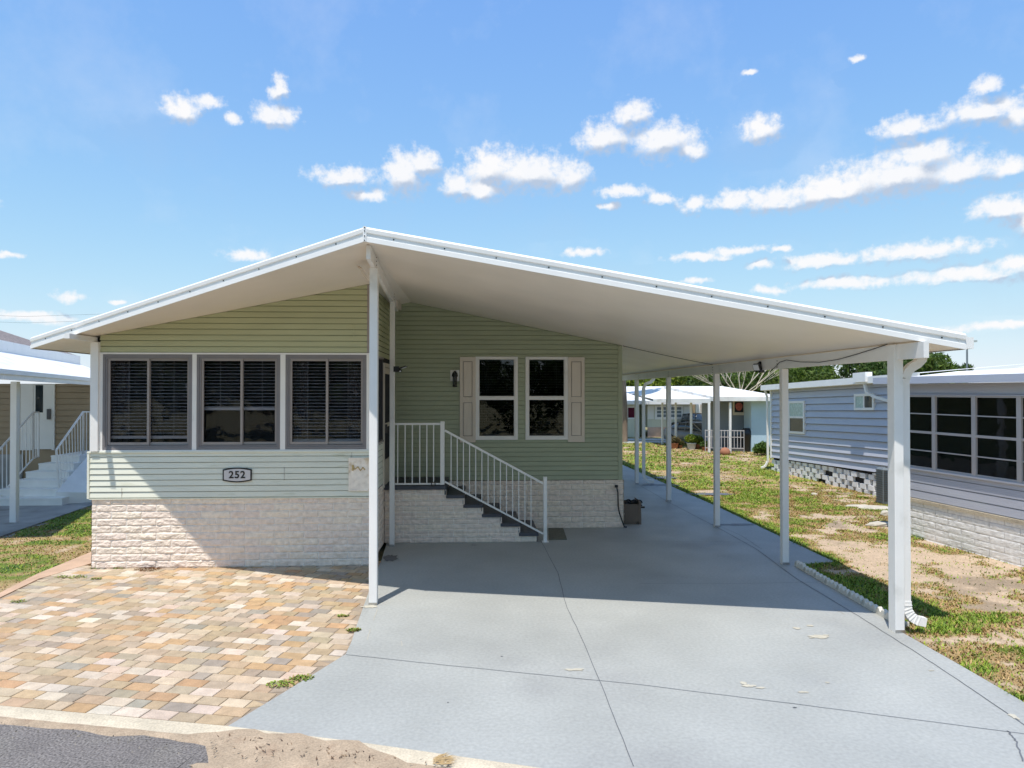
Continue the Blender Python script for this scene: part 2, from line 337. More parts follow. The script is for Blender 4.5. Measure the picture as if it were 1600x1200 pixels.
    def lathe(s, c, prof, n=20):        # prof: (r,z)
        vs = [(c[0]+r*math.cos(2*math.pi*k/n), c[1]+r*math.sin(2*math.pi*k/n), c[2]+z) for r,z in prof for k in range(n)]
        fs = [(i*n+k, i*n+(k+1)%n, (i+1)*n+(k+1)%n, (i+1)*n+k) for i in range(len(prof)-1) for k in range(n)]
        s.add(vs, fs, smooth=True); s.add(vs[:n], [tuple(range(n-1,-1,-1))]); s.add(vs[-n:], [tuple(range(n))]); return s
    def loft(s, rings, close=True, smooth=True):
        n = len(rings[0]); vs = [p for r in rings for p in r]
        fs = [(i*n+k, i*n+(k+1)%n, (i+1)*n+(k+1)%n, (i+1)*n+k) for i in range(len(rings)-1) for k in range(n if close else n-1)]
        s.add(vs, fs, smooth=smooth)
        if close: s.add(rings[0], [tuple(range(n-1,-1,-1))]); s.add(rings[-1], [tuple(range(n))])
        return s
    def build(s, name, mats, parent=None, label=None, cat=None, group=None, kind=None, origin=None):
        me = bpy.data.meshes.new(name)
        if parent: off = root_of(parent).location.copy()
        elif origin is not None: off = Vector(origin)
        else:
            a = np.array(s.v); off = Vector(((a[:,0].min()+a[:,0].max())/2, (a[:,1].min()+a[:,1].max())/2, a[:,2].min()))
        me.from_pydata([(v[0]-off.x, v[1]-off.y, v[2]-off.z) for v in s.v], [], s.f)
        for mt in (mats if isinstance(mats, (list,tuple)) else [mats]): me.materials.append(M[mt] if isinstance(mt, str) else mt)
        me.polygons.foreach_set('material_index', s.m); me.polygons.foreach_set('use_smooth', s.sm)
        if any(u is not None for u in s.uv):
            l = me.uv_layers.new(name='uv'); i = 0
            for u, f in zip(s.uv, s.f):
                for k in range(len(f)):
                    if u: l.data[i].uv = u[k]
                    i += 1
        if any(c is not None for c in s.col):
            ca = me.color_attributes.new('col', 'FLOAT_COLOR', 'CORNER'); arr = []
            for c, f in zip(s.col, s.f): arr += list((*(c or (.5,.5,.5)), 1))*len(f)
            ca.data.foreach_set('color', arr)
        me.update()
        o = bpy.data.objects.new(name, me); S.collection.objects.link(o)
        if parent: o.parent = parent; 
        else: o.location = off
        return tag(o, label, cat, group, kind)
def copy_tree(o, parent=None):
    c = o.copy(); S.collection.objects.link(c)
    if parent: c.parent = parent
    for ch in list(o.children): copy_tree(ch, c)
    return c
def clip(poly, a, b, c):         # keep a*x+b*y<=c
    out = []
    for i in range(len(poly)):
        p, q = poly[i], poly[(i+1)%len(poly)]; dp = a*p[0]+b*p[1]-c; dq = a*q[0]+b*q[1]-c
        if dp <= 0: out.append(p)
        if dp*dq < 0: t = dp/(dp-dq); out.append((p[0]+(q[0]-p[0])*t, p[1]+(q[1]-p[1])*t))
    return out
def siding(mb, A, B, u0, u1, z0, z1, lap=.105, d=.013, top=None, zoff=0, tilt=0, proud=0):
    """lap siding on the vertical plane through A->B (2D), u in metres from A, outward = right-hand side of A->B"""
    A2 = Vector((A[0],A[1])); dr = (Vector((B[0],B[1]))-A2).normalized(); n = Vector((dr.y,-dr.x))
    def P(u, z, dd): p = A2+dr*u+n*(dd+proud); return (p.x, p.y, z+tilt*u)
    k0 = math.floor((z0-zoff)/lap)
    z = zoff+k0*lap
    while z < z1-1e-4:
        za, zb = max(z, z0), min(z+lap, z1)
        poly = [(u0,za),(u1,za),(u1,zb),(u0,zb)]
        if top: poly = clip(poly, -top[1], 1, top[0])       # z <= top0 + top1*u
        gr = min(.014, lap*.125)
        if len(poly) >= 3 and za == z:
            gp_ = clip(poly, 0, 1, z+gr)
            if len(gp_) >= 3: vs = [P(u, q, -.016) for u, q in gp_]; mb.add(vs, [tuple(range(len(vs)))])
            poly = clip(poly, 0, -1, -(z+gr))
        if len(poly) >= 3:
            zb0 = z+gr
            vs = [P(u, q, d*(1-(q-zb0)/lap)) for u, q in poly]
            mb.add(vs, [tuple(range(len(vs)))])
            for lvl in ((zb0,) if za == z else ()):
                us = [p[0] for p in poly if abs(p[1]-lvl) < 1e-6]
                if len(us) >= 2: a, b = min(us), max(us); mb.add([P(a,lvl,-.016),P(b,lvl,-.016),P(b,lvl,d),P(a,lvl,d)], [(0,1,2,3)])
        z += lap
    return mb
def wallquad(mb, A, B, u0, u1, z0, z1, d=0, th=.02, tilt=0):  # slab on a wall, front face at d, going back th
    A2 = Vector((A[0],A[1])); dr = (Vector((B[0],B[1]))-A2).normalized(); n = Vector((dr.y,-dr.x))
    v = []
    for dd in (d, d-th):
        for u, z in ((u0,z0),(u1,z0),(u1,z1),(u0,z1)):
            p = A2+dr*u+n*dd; v.append((p.x,p.y,z+tilt*u))
    return mb.add(v, [(0,1,2,3),(7,6,5,4),(0,4,5,1),(1,5,6,2),(2,6,7,3),(3,7,4,0)])
def blocks(name, A, B, u0, u1, z0, z1, parent, mat='block', bw=.455, rh=.110, ms=.006, res=.016, relief=.016, d=0, uoff=0, topfn=None):
    """split-face block face: real relief, mortar joints recessed"""
    A2 = Vector((A[0],A[1])); dr = (Vector((B[0],B[1]))-A2).normalized(); n = Vector((dr.y,-dr.x))
    nu = max(2, int((u1-u0)/res)); nz_ = max(2, int((z1-z0)/(res*.8))); mb = MB(); vs = []; uvs = []
    for j in range(nz_+1):
        for i in range(nu+1):
            u = u0+(u1-u0)*i/nu; z = z0+(z1-z0)*j/nz_
            if topfn: z = z0+(topfn(u)-z0)*j/nz_
            row = math.floor(z/rh); off = 0 if row % 2 else bw*.5
            x = (u+uoff+off)/bw; fx = (x-math.floor(x))*bw; fz = z-row*rh; bid = math.floor(x)
            e = min(fx, bw-fx, fz, rh-fz); prof = min(1, max(0, (e-ms*.6)/.014))
            nn = mnoise.fractal(Vector((u*7+bid*3.1, z*11+row*1.7, row*.37)), 1, 2, 4)
            n3 = abs(mnoise.noise(Vector((u*16+bid, z*26, row*2.3))))
            h = relief*(.55 + .75*nn + .5*n3)*prof
            p = A2+dr*u+n*(d+h); vs.append((p.x,p.y,z)); uvs.append((u+uoff, z))
    fs = []; fu = []
    for j in range(nz_):
        for i in range(nu):
            q = (j*(nu+1)+i, j*(nu+1)+i+1, (j+1)*(nu+1)+i+1, (j+1)*(nu+1)+i); fs.append(q); fu.append([uvs[k] for k in q])
    mb.add(vs, fs, uv=fu)
    return mb.build(name, mat, parent)

# ------------------------------------------------------------------ noise fields in numpy
def vnoise(x, y, seed=0):
    xi = np.floor(x).astype(np.int64); yi = np.floor(y).astype(np.int64); fx = x-xi; fy = y-yi
    fx = fx*fx*(3-2*fx); fy = fy*fy*(3-2*fy)
    def h(a, b):
        n = (a*374761393 + b*668265263 + seed*69069) & 0x7fffffff
        n = ((n ^ (n >> 13))*1274126177) & 0x7fffffff; return ((n ^ (n >> 16)) & 0xffff)/65535.
    return (h(xi,yi)*(1-fx)+h(xi+1,yi)*fx)*(1-fy)+(h(xi,yi+1)*(1-fx)+h(xi+1,yi+1)*fx)*fy
def fbm(x, y, sc, oc=4, seed=0):
    r = np.zeros_like(x, dtype=float); a = .5; t = 0
    for k in range(oc): r += a*vnoise(x*sc, y*sc, seed+k*17); t += a; a *= .55; sc *= 2.07
    return r/t
def sstep(x, a, b): t = np.clip((x-a)/(b-a), 0, 1); return t*t*(3-2*t)

# ------------------------------------------------------------------ GROUND
mb = MB(); mb.add([(-700,-300,-.12),(700,-300,-.12),(700,1200,-.12),(-700,1200,-.12)], [(0,1,2,3)])
mb.build('ground', 'ground', kind='structure', origin=(0,0,-.12))
# driveway: traced corners, laid flat on z = 0
def P2(px, py): p = G(px, py); return (p.x, p.y)
drv = [P2(355,1135), P2(430,1090), P2(500,1047), P2(540,1022), P2(549,1003), P2(558,975), P2(576,925), P2(596,875)]
drv += [(-1.75, 14.6), (3.0, 14.6), (3.0, 31), (5.75, 31), P2(972,726), P2(1120,791), P2(1200,829), P2(1302,877), P2(1243,882), P2(1318,924), P2(1385,966), P2(1413,990), P2(1500,1039), P2(1600,1097)]
pr = Vector(P2(1600,1097)); d_ = pr-Vector(P2(1500,1039)); q = pr+d_*1.3; drv += [(q.x, q.y)]
fa, fb = Vector(P2(355,1135)), Vector(P2(840,1200)); fd = (fb-fa).normalized(); fe = fa+fd*(8.2)
drv += [(fe.x, fe.y)]
# beyond-corner order: wall side rectangle first, then outer edge; split in two slabs
slabA = drv[:8]+[(-1.75,14.6),(3.0,14.6)]+[(4.55,14.6)]
def lerp2(a,b,t): return (a[0]+(b[0]-a[0])*t, a[1]+(b[1]-a[1])*t)
mb = MB()
outer = [P2(972,726), P2(1120,791), P2(1200,829), P2(1302,877), P2(1243,882), P2(1318,924), P2(1385,966), P2(1413,990), P2(1500,1039), P2(1600,1097), (q.x,q.y), (fe.x,fe.y)]
poly = drv[:8]+[(-1.75,14.6),(2.5,14.6),(2.5,31),(outer[0][0]+.15,31)]+outer
mb.prism(poly, -.1, 0)
mb.build('driveway', 'drive', kind='structure')
# second strip of plainer concrete outside the posts is part of the same pour: joint lines
mb = MB()
def strip(mb, pts, w, z=.004):
    for a, b in zip(pts[:-1], pts[1:]):
        a = Vector(a); b = Vector(b); d = (b-a).normalized(); n = Vector((-d.y,d.x))*w/2
        mb.add([(a.x-n.x,a.y-n.y,z),(b.x-n.x,b.y-n.y,z),(b.x+n.x,b.y+n.y,z),(a.x+n.x,a.y+n.y,z)], [(0,1,2,3)])
def wob(pts, amp=.004, n=7):
    out = []
    for a, b in zip(pts[:-1], pts[1:]):
        for k in range(n): t = k/n; out.append((a[0]+(b[0]-a[0])*t+random.uniform(-amp,amp), a[1]+(b[1]-a[1])*t+random.uniform(-amp,amp)))
    out.append(pts[-1]); return out
strip(mb, wob([P2(541,1023), P2(700,1040), P2(1000,1070), P2(1240,1100), P2(1570,1143), P2(1700,1160)]), .007)
strip(mb, wob([P2(845,845), P2(872,895), P2(884,945), P2(903,985), P2(940,1070), P2(990,1198)]), .007)
strip(mb, wob([P2(985,750), P2(1045,785), P2(1120,824), P2(1180,857), P2(1245,905), P2(1340,962), P2(1440,1025), P2(1520,1078), P2(1640,1160)]), .010)
strip(mb, wob([P2(1000,912), P2(1150,912), P2(1278,910)]), .006)
strip(mb, wob([P2(905,846), P2(1110,846), P2(1180,848)]), .005)
strip(mb, wob([P2(1120,820), P2(1160,838), P2(1190,858)]), .006)
strip(mb, wob([P2(1575,1143), P2(1590,1160), P2(1598,1190)], .01), .012)
mb.build('joint', 'joint', kind='structure')
def blob(mb, c, rx, ry, z=.005, n=22, seed=0, rough=.35):
    rnd = random.Random(seed); pts = []
    for k in range(n):
        t = 2*math.pi*k/n; r = 1+rnd.uniform(-rough,rough)
        pts.append((c[0]+rx*r*math.cos(t), c[1]+ry*r*math.sin(t), z))
    mb.add([(c[0],c[1],z)]+pts, [(0,1+k,1+(k+1)%n) for k in range(n)])
mb = MB()
for i,(px,py,w,h) in enumerate([(1279,995,.10,.055),(1290,993,.04,.02),(1268,997,.03,.015),(1266,978,.04,.03),(1245,982,.05,.03),(897,1047,.09,.03),(1170,1072,.06,.03),(1188,1075,.05,.02),(1162,1068,.03,.04),(1255,1082,.05,.02),(578,948,.09,.06),(1584,1120,.03,.05),(1293,1067,.02,.015),(1455,1048,.03,.012)]):
    blob(mb, P2(px,py), w, h, seed=i)
for i,(px,py,l) in enumerate([(584,970,.9),(574,1000,.7),(628,1010,.3),(1320,960,.5),(905,950,.12)]):
    a = Vector(P2(px,py)); strip(mb, wob([(a.x,a.y),(a.x-.02,a.y+l*.5)],.004,4), .006, .005)
mb.build('paint_wear', ['scuff'], kind='structure')
mb = MB()
for i,(px,py,w,h) in enumerate([(1030,758,.5,.25),(1110,772,.6,.2),(1040,746,.4,.35),(1148,820,.45,.12),(700,1098,.008,.008),(784,1026,.012,.008),(1242,1106,.018,.010),(1078,772,.15,.06),(740,852,.06,.03),(610,872,.12,.22)]):
    blob(mb, P2(px,py), w, h, seed=40+i, n=28, rough=.3, z=.0045)
mb.build('damp_patch', 'stain', kind='structure')

# kerb, road, sand
kd = fd.copy(); kn = Vector((kd.y, -kd.x))            # towards the camera side
k0 = Vector(P2(0,1103)); ka = k0 - (Vector(P2(355,1135))-k0).normalized()*9; kdir = (Vector(P2(355,1135))-k0).normalized()
kline = [ka, k0, Vector(P2(355,1135)), Vector(P2(560,1160)), fb, fa+fd*14]
def offs(line, w):
    out = []
    for i, p in enumerate(line):
        d = (line[min(i+1,len(line)-1)]-line[max(i-1,0)]).normalized(); out.append(p+Vector((d.y,-d.x))*w)
    return out
def dens(line, st=.12):
    out = []
    for a, b in zip(line[:-1], line[1:]):
        n = max(1, int((b-a).length/st))
        for k in range(n): out.append(a+(b-a)*k/n)
    return out+[line[-1]]
kl = dens(kline); k2 = offs(kl, .17)
mb = MB(); vs = []
for i,(a,b) in enumerate(zip(kl, k2)):
    w = .02*math.sin(i*1.3)+.015*math.sin(i*.37+2)
    b = b+(b-a)*w*2
    vs += [(a.x,a.y,-.1),(a.x,a.y,.004),(a.x*.5+b.x*.5,a.y*.5+b.y*.5,.006),(b.x,b.y,-.012),(b.x,b.y,-.1)]
fs = [(i*5+k+1,i*5+k,(i+1)*5+k,(i+1)*5+k+1) for i in range(len(kl)-1) for k in range(4)]
mb.add(vs, fs); mb.build('kerb', 'kerb', kind='structure')
mb = MB(); r2 = offs(kl, 7.5); r0 = offs(kl, .15)
vs = []
for a, b in zip(r0, r2): vs += [(a.x,a.y,-.02),(b.x,b.y,-.02)]
mb.add(vs, [(2*i,2*i+1,2*i+3,2*i+2) for i in range(len(kl)-1)]); mb.build('road', 'asphalt', kind='structure')
mb = MB(); vs = []; nn_ = 0
s0 = offs(kl, .165)
for i, a in enumerate(s0):
    n = (k2[i]-kl[i]).normalized(); s_ = (a-Vector(P2(355,1135))).dot(fd)
    w = .085+.02*math.sin(i*.9)+.03*(mnoise.noise(Vector((i*.35,0,0)))+mnoise.noise(Vector((i*.9,3,0)))*.6)*2
    if -1.0 < s_: w += .42*float(sstep(np.array(s_), -.05, .40))*(1-float(sstep(np.array(s_), 1.5, 1.9)))
    for t, z in ((-.0,-.006),(.3,-.004),(.7,-.008),(1,-.0205)):
        p = a+n*w*t; vs.append((p.x,p.y,z+random.uniform(-.003,.003)*(t<1)))
    if -.15 < s_ < 1.6:      # sand drifted over the kerb top
        for k in range(1): 
            e = .17*min(1, (s_+.15)/.4)*min(1,(1.6-s_)/.4); vs[-4] = (a.x-n.x*e*(.85+.2*math.sin(i*1.7)), a.y-n.y*e*(.85+.2*math.sin(i*1.7)), .011)
            vs[-3] = (a.x, a.y, .012)
mb.add(vs, [(i*4+k, i*4+k+1, (i+1)*4+k+1, (i+1)*4+k) for i in range(len(s0)-1) for k in range(3)], smooth=True)
mb.build('sand_drift', 'sand', kind='structure')
mb = MB(); blob(mb, P2(325,1194), .13, .05, z=-.012, seed=5, rough=.2); mb.build('sand_patch', 'sand', kind='structure')
# leaf litter on the sand
mb = MB(); rnd = random.Random(3)
for i in range(120):
    px = rnd.choice([rnd.uniform(330,420), rnd.uniform(400,720), rnd.uniform(400,720)]); t = (px-230)/490.; base = 1152+max(0,(px-355))*.135
    p = G(px, base+rnd.uniform(-4,30), .0)
    a = rnd.uniform(0,3.14); l = rnd.uniform(.004,.022); w = rnd.uniform(.002,.007)
    c, s_ = math.cos(a), math.sin(a); col = rnd.choice([(.05,.03,.02),(.12,.07,.04),(.2,.13,.07)])
    mb.add([(p.x-c*l-s_*w,p.y-s_*l+c*w,.010),(p.x+c*l,p.y+s_*l,.022),(p.x-c*l+s_*w,p.y-s_*l-c*w,.016)], [(0,1,2)], col=col)
for i in range(900):     # loose grit along the broken asphalt edge
    k = rnd.randrange(0, len(s0)-1); n = (k2[k]-kl[k]).normalized(); p = s0[k].lerp(s0[k+1], rnd.random())+n*(rnd.gauss(.13,.10)); l = rnd.uniform(.003,.009)
    if not (-9 < p.x < 3): continue
    g_ = rnd.uniform(.08,.42); a = rnd.uniform(0,3.14); c, s_ = math.cos(a)*l, math.sin(a)*l
    mb.add([(p.x-c,p.y-s_,-.02),(p.x+s_,p.y-c,-.02),(p.x+c,p.y+s_,-.02),(p.x-s_,p.y+c,-.02),(p.x,p.y,-.012+l)], [(0,1,4),(1,2,4),(2,3,4),(3,0,4)], col=(g_,g_*.88,g_*.74))
for i in range(90):      # dead palm frond tip by the kerb
    p = G(690+rnd.uniform(-14,10), 1189+rnd.uniform(-6,8), .01); a = rnd.uniform(-.6,.9); l = rnd.uniform(.04,.09)
    mb.add([(p.x,p.y-.002,.02),(p.x+math.cos(a)*l,p.y+math.sin(a)*l,.03),(p.x,p.y+.004,.024)], [(0,1,2)], col=(.38,.26,.12))
mb.build('leaf_litter', 'blade', label='brown leaf litter scattered on the sand by the kerb', cat='litter', kind='stuff')

# paver patio
pat = [P2(355,1135), P2(430,1090), P2(500,1047), P2(540,1022), P2(549,1003), P2(558,975), P2(576,925), P2(596,875), (-1.8,11.45), (-5.95,11.45), P2(120,878), P2(60,905), P2(0,934)]
lf = Vector(P2(0,934))-Vector(P2(60,905)); e1 = Vector(P2(0,934))+lf*3; pat += [(e1.x,e1.y),(ka.x+4,ka.y+.1)]
pat += [P2(0,1103)]
pat2 = [pat[i] for i in range(len(pat))]
mb = MB(); mb.prism(pat2, -.08, -.010); mb.build('patio', 'grout', kind='structure')
def inside(x, y, poly):
    c = False; n = len(poly)
    for i in range(n):
        x1,y1 = poly[i]; x2,y2 = poly[(i+1)%n]
        if (y1 > y) != (y2 > y) and x < (x2-x1)*(y-y1)/(y2-y1)+x1: c = not c
    return c
def clippoly(sub, cl):   # Sutherland-Hodgman needs convex clip; use per-edge clipping only against nearby edges via point tests
    return sub
PC = [(.43,.31,.19),(.48,.38,.27),(.54,.45,.36),(.44,.27,.14),(.33,.27,.20),(.30,.265,.22),(.50,.40,.30),(.46,.30,.155),(.40,.32,.22),(.58,.50,.41),(.38,.285,.18)]
PWt = [3,3,2,2.2,2,1.4,2.5,2,3,1.3,2]
mb = MB(); rnd = random.Random(11)
ax = kdir; ay = Vector((-kdir.y, kdir.x)); org = Vector(P2(355,1135))
rowh = .165; gap = .005
v_ = .02; row = 0
while v_ < 7:
    hh = .162; u_ = -11 + rnd.uniform(0,.2)
    while u_ < 3.5:
        ww = rnd.choice([.165,.24,.24,.275]); c = org+ax*(u_+ww/2)+ay*(v_+hh/2)
        if -14 < c.x < 0 and inside(c.x, c.y, pat2):
            corners = [org+ax*(u_+i*ww+(gap if i==0 else -gap))+ay*(v_+j*hh+(gap if j==0 else -gap)) for i,j in ((0,0),(1,0),(1,1),(0,1))]
            ins_ = [inside(p.x,p.y,pat2) for p in corners]
            # pull outside corners in to the border (cut pavers)
            pts = []
            for p, k in zip(corners, ins_):
                if not k:
                    t0, t1 = 0., 1.
                    for _ in range(7):
                        tm = (t0+t1)/2; qv = c+(p-c)*tm
                        if inside(qv.x,qv.y,pat2): t0 = tm
                        else: t1 = tm
                    p = c+(p-c)*t0
                pts.append(p)
            base = rnd.choices(PC, PWt)[0]; k = rnd.uniform(.9,1.1); col = tuple(min(.8, (b*.86+m_*.14)*k*rnd.uniform(.97,1.03)) for b, m_ in zip(base, (.445,.335,.235)))
            z = rnd.uniform(-.002,.002); cc = sum(pts, Vector((0,0)))/4; ins = [p+(cc-p).normalized()*.010 for p in pts]
            tl = [rnd.uniform(-.0015,.0015) for _ in range(4)]
            vs = [(p.x,p.y,-.012) for p in pts]+[(p.x,p.y,z-.005) for p in pts]+[(p.x,p.y,z+t) for p,t in zip(ins,tl)]
            mb.add(vs, [(4*a+i,4*a+(i+1)%4,4*a+4+(i+1)%4,4*a+4+i) for a in (0,1) for i in range(4)]+[(8,9,10,11)], col=col)
        u_ += ww
    v_ += hh; row += 1
mb.build('paving', 'paver', kind='structure')
mb = MB(); mb.prism([P2(144,862), P2(144,880), P2(60,905), P2(0,934), P2(-3,928), P2(58,897), P2(100,880)], -.05, .006); mb.build('patio_edge', 'slabred', kind='structure')

# ------------------------------------------------------------------ LAWNS
def green_at(X, Y):
    g = fbm(X, Y, .62, 5, 3); g2 = fbm(X, Y, 2.6, 4, 9)
    v = g*.5+g2*.5
    # greener strips: beside the slab and the neighbour's far lawn
    far = sstep(Y, 13, 22)*.09
    return v + far
_a, _b = G(0,838), G(146,788); _d = (Vector((_b.x,_b.y))-Vector((_a.x,_a.y))).normalized(); _p = Vector((_a.x,_a.y))-_d*6; _q = Vector((_b.x,_b.y))+_d*8
SLABP = [(_p.x,_p.y),(_q.x,_q.y),(_q.x-9,_q.y+1),(_p.x-9,_p.y)]
edge_line = [Vector(p) for p in (P2(1385,966), P2(1240,880), P2(1302,877), P2(1200,829), P2(1120,791), P2(972,726))]
def dist_edge(X, Y):
    d = np.full(X.shape, 1e9)
    for a, b in zip(edge_line[:-1], edge_line[1:]):
        ab = b-a; t = np.clip(((X-a.x)*ab.x+(Y-a.y)*ab.y)/ab.length_squared, 0, 1)
        d = np.minimum(d, np.hypot(X-a.x-t*ab.x, Y-a.y-t*ab.y))
    return d
SANDC = np.array((.46,.35,.245)); DRY = np.array((.33,.235,.11)); GRN = np.array((.12,.175,.022)); LUSH = np.array((.065,.12,.018)); SOIL = np.array((.30,.23,.16))
def weights(X, Y, left=False):
    v = green_at(X, Y)
    if left: v = v+.05
    else:
        de = dist_edge(X, Y); v = v + .30*np.exp(-(de/.30)**2)*(Y < 30)*sstep(Y, 8.6, 9.6)
        v = v + .34*np.exp(-(((X-5.35)/.55)**2+((Y-9.6)/1.1)**2)) + .09*np.exp(-(((X-5.5)/.7)**2+((Y-8.1)/.6)**2)) - .03*(Y < 8.5)
        v = v - .05*np.exp(-(((X-7.6)/1.6)**2+((Y-10.5)/3)**2))
    green = sstep(v, .53, .64); dry = sstep(v, .40, .52)*(1-green)
    return green, dry, v
def lawncol(X, Y, left=False):
    g, d, v = weights(X, Y, left); s = 1-g-d
    w = fbm(X, Y, 1.3, 3, 21)[..., None]
    gc = GRN*(1.25-.5*w)+ (LUSH-GRN)*(sstep(v, .62, .75)[..., None]) + np.array((.16,.09,.0))*sstep(Y, 13, 22)[..., None]*w
    sc = SANDC*(.92+.2*w) + (SOIL-SANDC)*sstep(fbm(X, Y, 1.1, 4, 33), .56, .68)[..., None]
    if not left:
        a_, b_ = np.array(P2(1395,978)), np.array(P2(1600,1097)); ab = b_-a_; nn = np.array((ab[1],-ab[0]))/np.hypot(*ab); dd_ = np.abs((X-a_[0])*nn[0]+(Y-a_[1])*nn[1])
        e_ = (np.exp(-(dd_/.10)**2)*(Y < 8.6)*.8)[..., None]; sc = sc*(1-e_)+np.array((.11,.075,.05))*e_; DR = DRY*(1-e_)+np.array((.13,.09,.055))*e_
    else: DR = DRY
    return g[..., None]*gc + d[..., None]*DR*(1.2-.4*w) + s[..., None]*sc
def lawn(name, x0, x1, y0, y1, st, left=False, zb=-.03):
    xs = np.arange(x0, x1+st/2, st); ys = np.arange(y0, y1+st/2, st); X, Y = np.meshgrid(xs, ys)
    g, d, v = weights(X, Y, left)
    Z = zb + .03*(fbm(X, Y, .5, 3, 5)-.5) + .022*g*fbm(X, Y, 5, 3, 8) - .0
    C = lawncol(X, Y, left); nx, ny = len(xs), len(ys)
    me = bpy.data.meshes.new(name); V = np.stack([X,Y,Z], -1).reshape(-1,3)
    idx = np.arange(nx*ny).reshape(ny,nx); Fq = np.stack([idx[:-1,:-1], idx[:-1,1:], idx[1:,1:], idx[1:,:-1]], -1).reshape(-1,4)
    me.vertices.add(len(V)); me.vertices.foreach_set('co', V.ravel()); me.loops.add(Fq.size); me.loops.foreach_set('vertex_index', Fq.ravel().astype(np.int32))
    me.polygons.add(len(Fq)); me.polygons.foreach_set('loop_start', np.arange(0, Fq.size, 4, dtype=np.int32)); me.polygons.foreach_set('loop_total', np.full(len(Fq), 4, dtype=np.int32))
    me.polygons.foreach_set('use_smooth', np.ones(len(Fq), dtype=bool)); me.update(calc_edges=True)
    ca = me.color_attributes.new('col', 'FLOAT_COLOR', 'POINT'); ca.data.foreach_set('color', np.concatenate([C.reshape(-1,3), np.ones((len(V),1))], 1).ravel())
    me.materials.append(M['lawn']); o = bpy.data.objects.new(name, me); S.collection.objects.link(o); return tag(o, kind='structure')
lawn('lawn', 3.4, 13, 1.5, 18, .06)
lawn('lawn', 3.4, 22, 18.0, 38, .16)
lawn('lawn', -14, -5.6, 6.5, 22, .08, left=True)
def trimesh(name, V, C, mat, parent=None, **kw):   # V (n,3,3) triangles, C (n,3)
    n = len(V); me = bpy.data.meshes.new(name); off = Vector((0,0,0))
    if parent: off = root_of(parent).location
    elif kw.get('origin') is not None: off = Vector(kw['origin'])
    V = V-np.array(off)
    me.vertices.add(n*3); me.vertices.foreach_set('co', V.ravel()); me.loops.add(n*3); me.loops.foreach_set('vertex_index', np.arange(n*3, dtype=np.int32))
    me.polygons.add(n); me.polygons.foreach_set('loop_start', np.arange(0, n*3, 3, dtype=np.int32)); me.polygons.foreach_set('loop_total', np.full(n, 3, dtype=np.int32)); me.update(calc_edges=True)
    ca = me.color_attributes.new('col', 'FLOAT_COLOR', 'POINT'); ca.data.foreach_set('color', np.concatenate([np.repeat(C, 3, 0), np.ones((n*3,1))], 1).ravel())
    me.materials.append(M[mat]); o = bpy.data.objects.new(name, me); S.collection.objects.link(o)
    if parent: o.parent = parent
    else: o.location = off
    return tag(o, kw.get('label'), kw.get('cat'), kw.get('group'), kw.get('kind'))
def in_poly_np(X, Y, poly):
    c = np.zeros(X.shape, bool); n = len(poly)
    for i in range(n):
        x1,y1 = poly[i]; x2,y2 = poly[(i+1)%n]
        if y1 == y2: continue
        c ^= ((y1 > Y) != (y2 > Y)) & (X < (x2-x1)*(Y-y1)/(y2-y1)+x1)
    return c
rng = np.random.default_rng(5)
def blades(n, x0, x1, y0, y1, left=False, hs=1.0, wd=.007):
    X = rng.uniform(x0, x1, n); Y = y0+(y1-y0)*rng.uniform(0,1,n)**1.3
    g, d, v = weights(X, Y, left); keep = rng.uniform(0,1,n) < (g*.95+d*.50+.02)
    keep &= ~in_poly_np(X, Y, poly) & ~in_poly_np(X, Y, pat2)
    if left: keep &= ~in_poly_np(X, Y, SLABP)
    X, Y, g, d, v = X[keep], Y[keep], g[keep], d[keep], v[keep]; m = len(X)
    a = rng.uniform(0, 2*np.pi, m); tilt = rng.uniform(.5, 2.4, m); h = rng.uniform(.012, .036, m)*hs*(.6+.6*g); w = rng.uniform(.5,1.3,m)*wd*(1+Y*.05)*1.1
    dx, dy = np.cos(a), np.sin(a); z0 = np.full(m, -.03)
    b1 = np.stack([X-dy*w, Y+dx*w, z0], -1); b2 = np.stack([X+dy*w, Y-dx*w, z0], -1)
    t = np.stack([X+dx*h*tilt, Y+dy*h*tilt, z0+.012+h], -1)
    k = rng.uniform(.7, 1.4, m)[:,None]; dryb = (rng.uniform(0,1,m) < (.12+.7*d))[:,None]
    C = np.where(dryb, np.array((.36,.235,.10))*k, (np.array((.125,.185,.02))*1.35+np.array((.05,.04,0))*rng.uniform(-1,1.8,(m,1)))*k)
    return np.stack([b1,b2,t], 1), np.clip(C, 0.01, .8)
V1, C1 = blades(520000, 4.6, 12, 2.5, 20); V2, C2 = blades(60000, 3.4, 16, 18, 38, wd=.012, hs=1.4)
trimesh('grass', np.concatenate([V1,V2]), np.concatenate([C1,C2]), 'blade', kind='stuff', label='patchy green and straw coloured grass on the sandy side lawn', cat='grass')
V1, C1 = blades(110000, -13, -5.9, 8, 20, left=True, hs=.65)
trimesh('grass', V1, C1, 'blade', kind='stuff', label='short green grass beside the brick patio on the left', cat='grass')

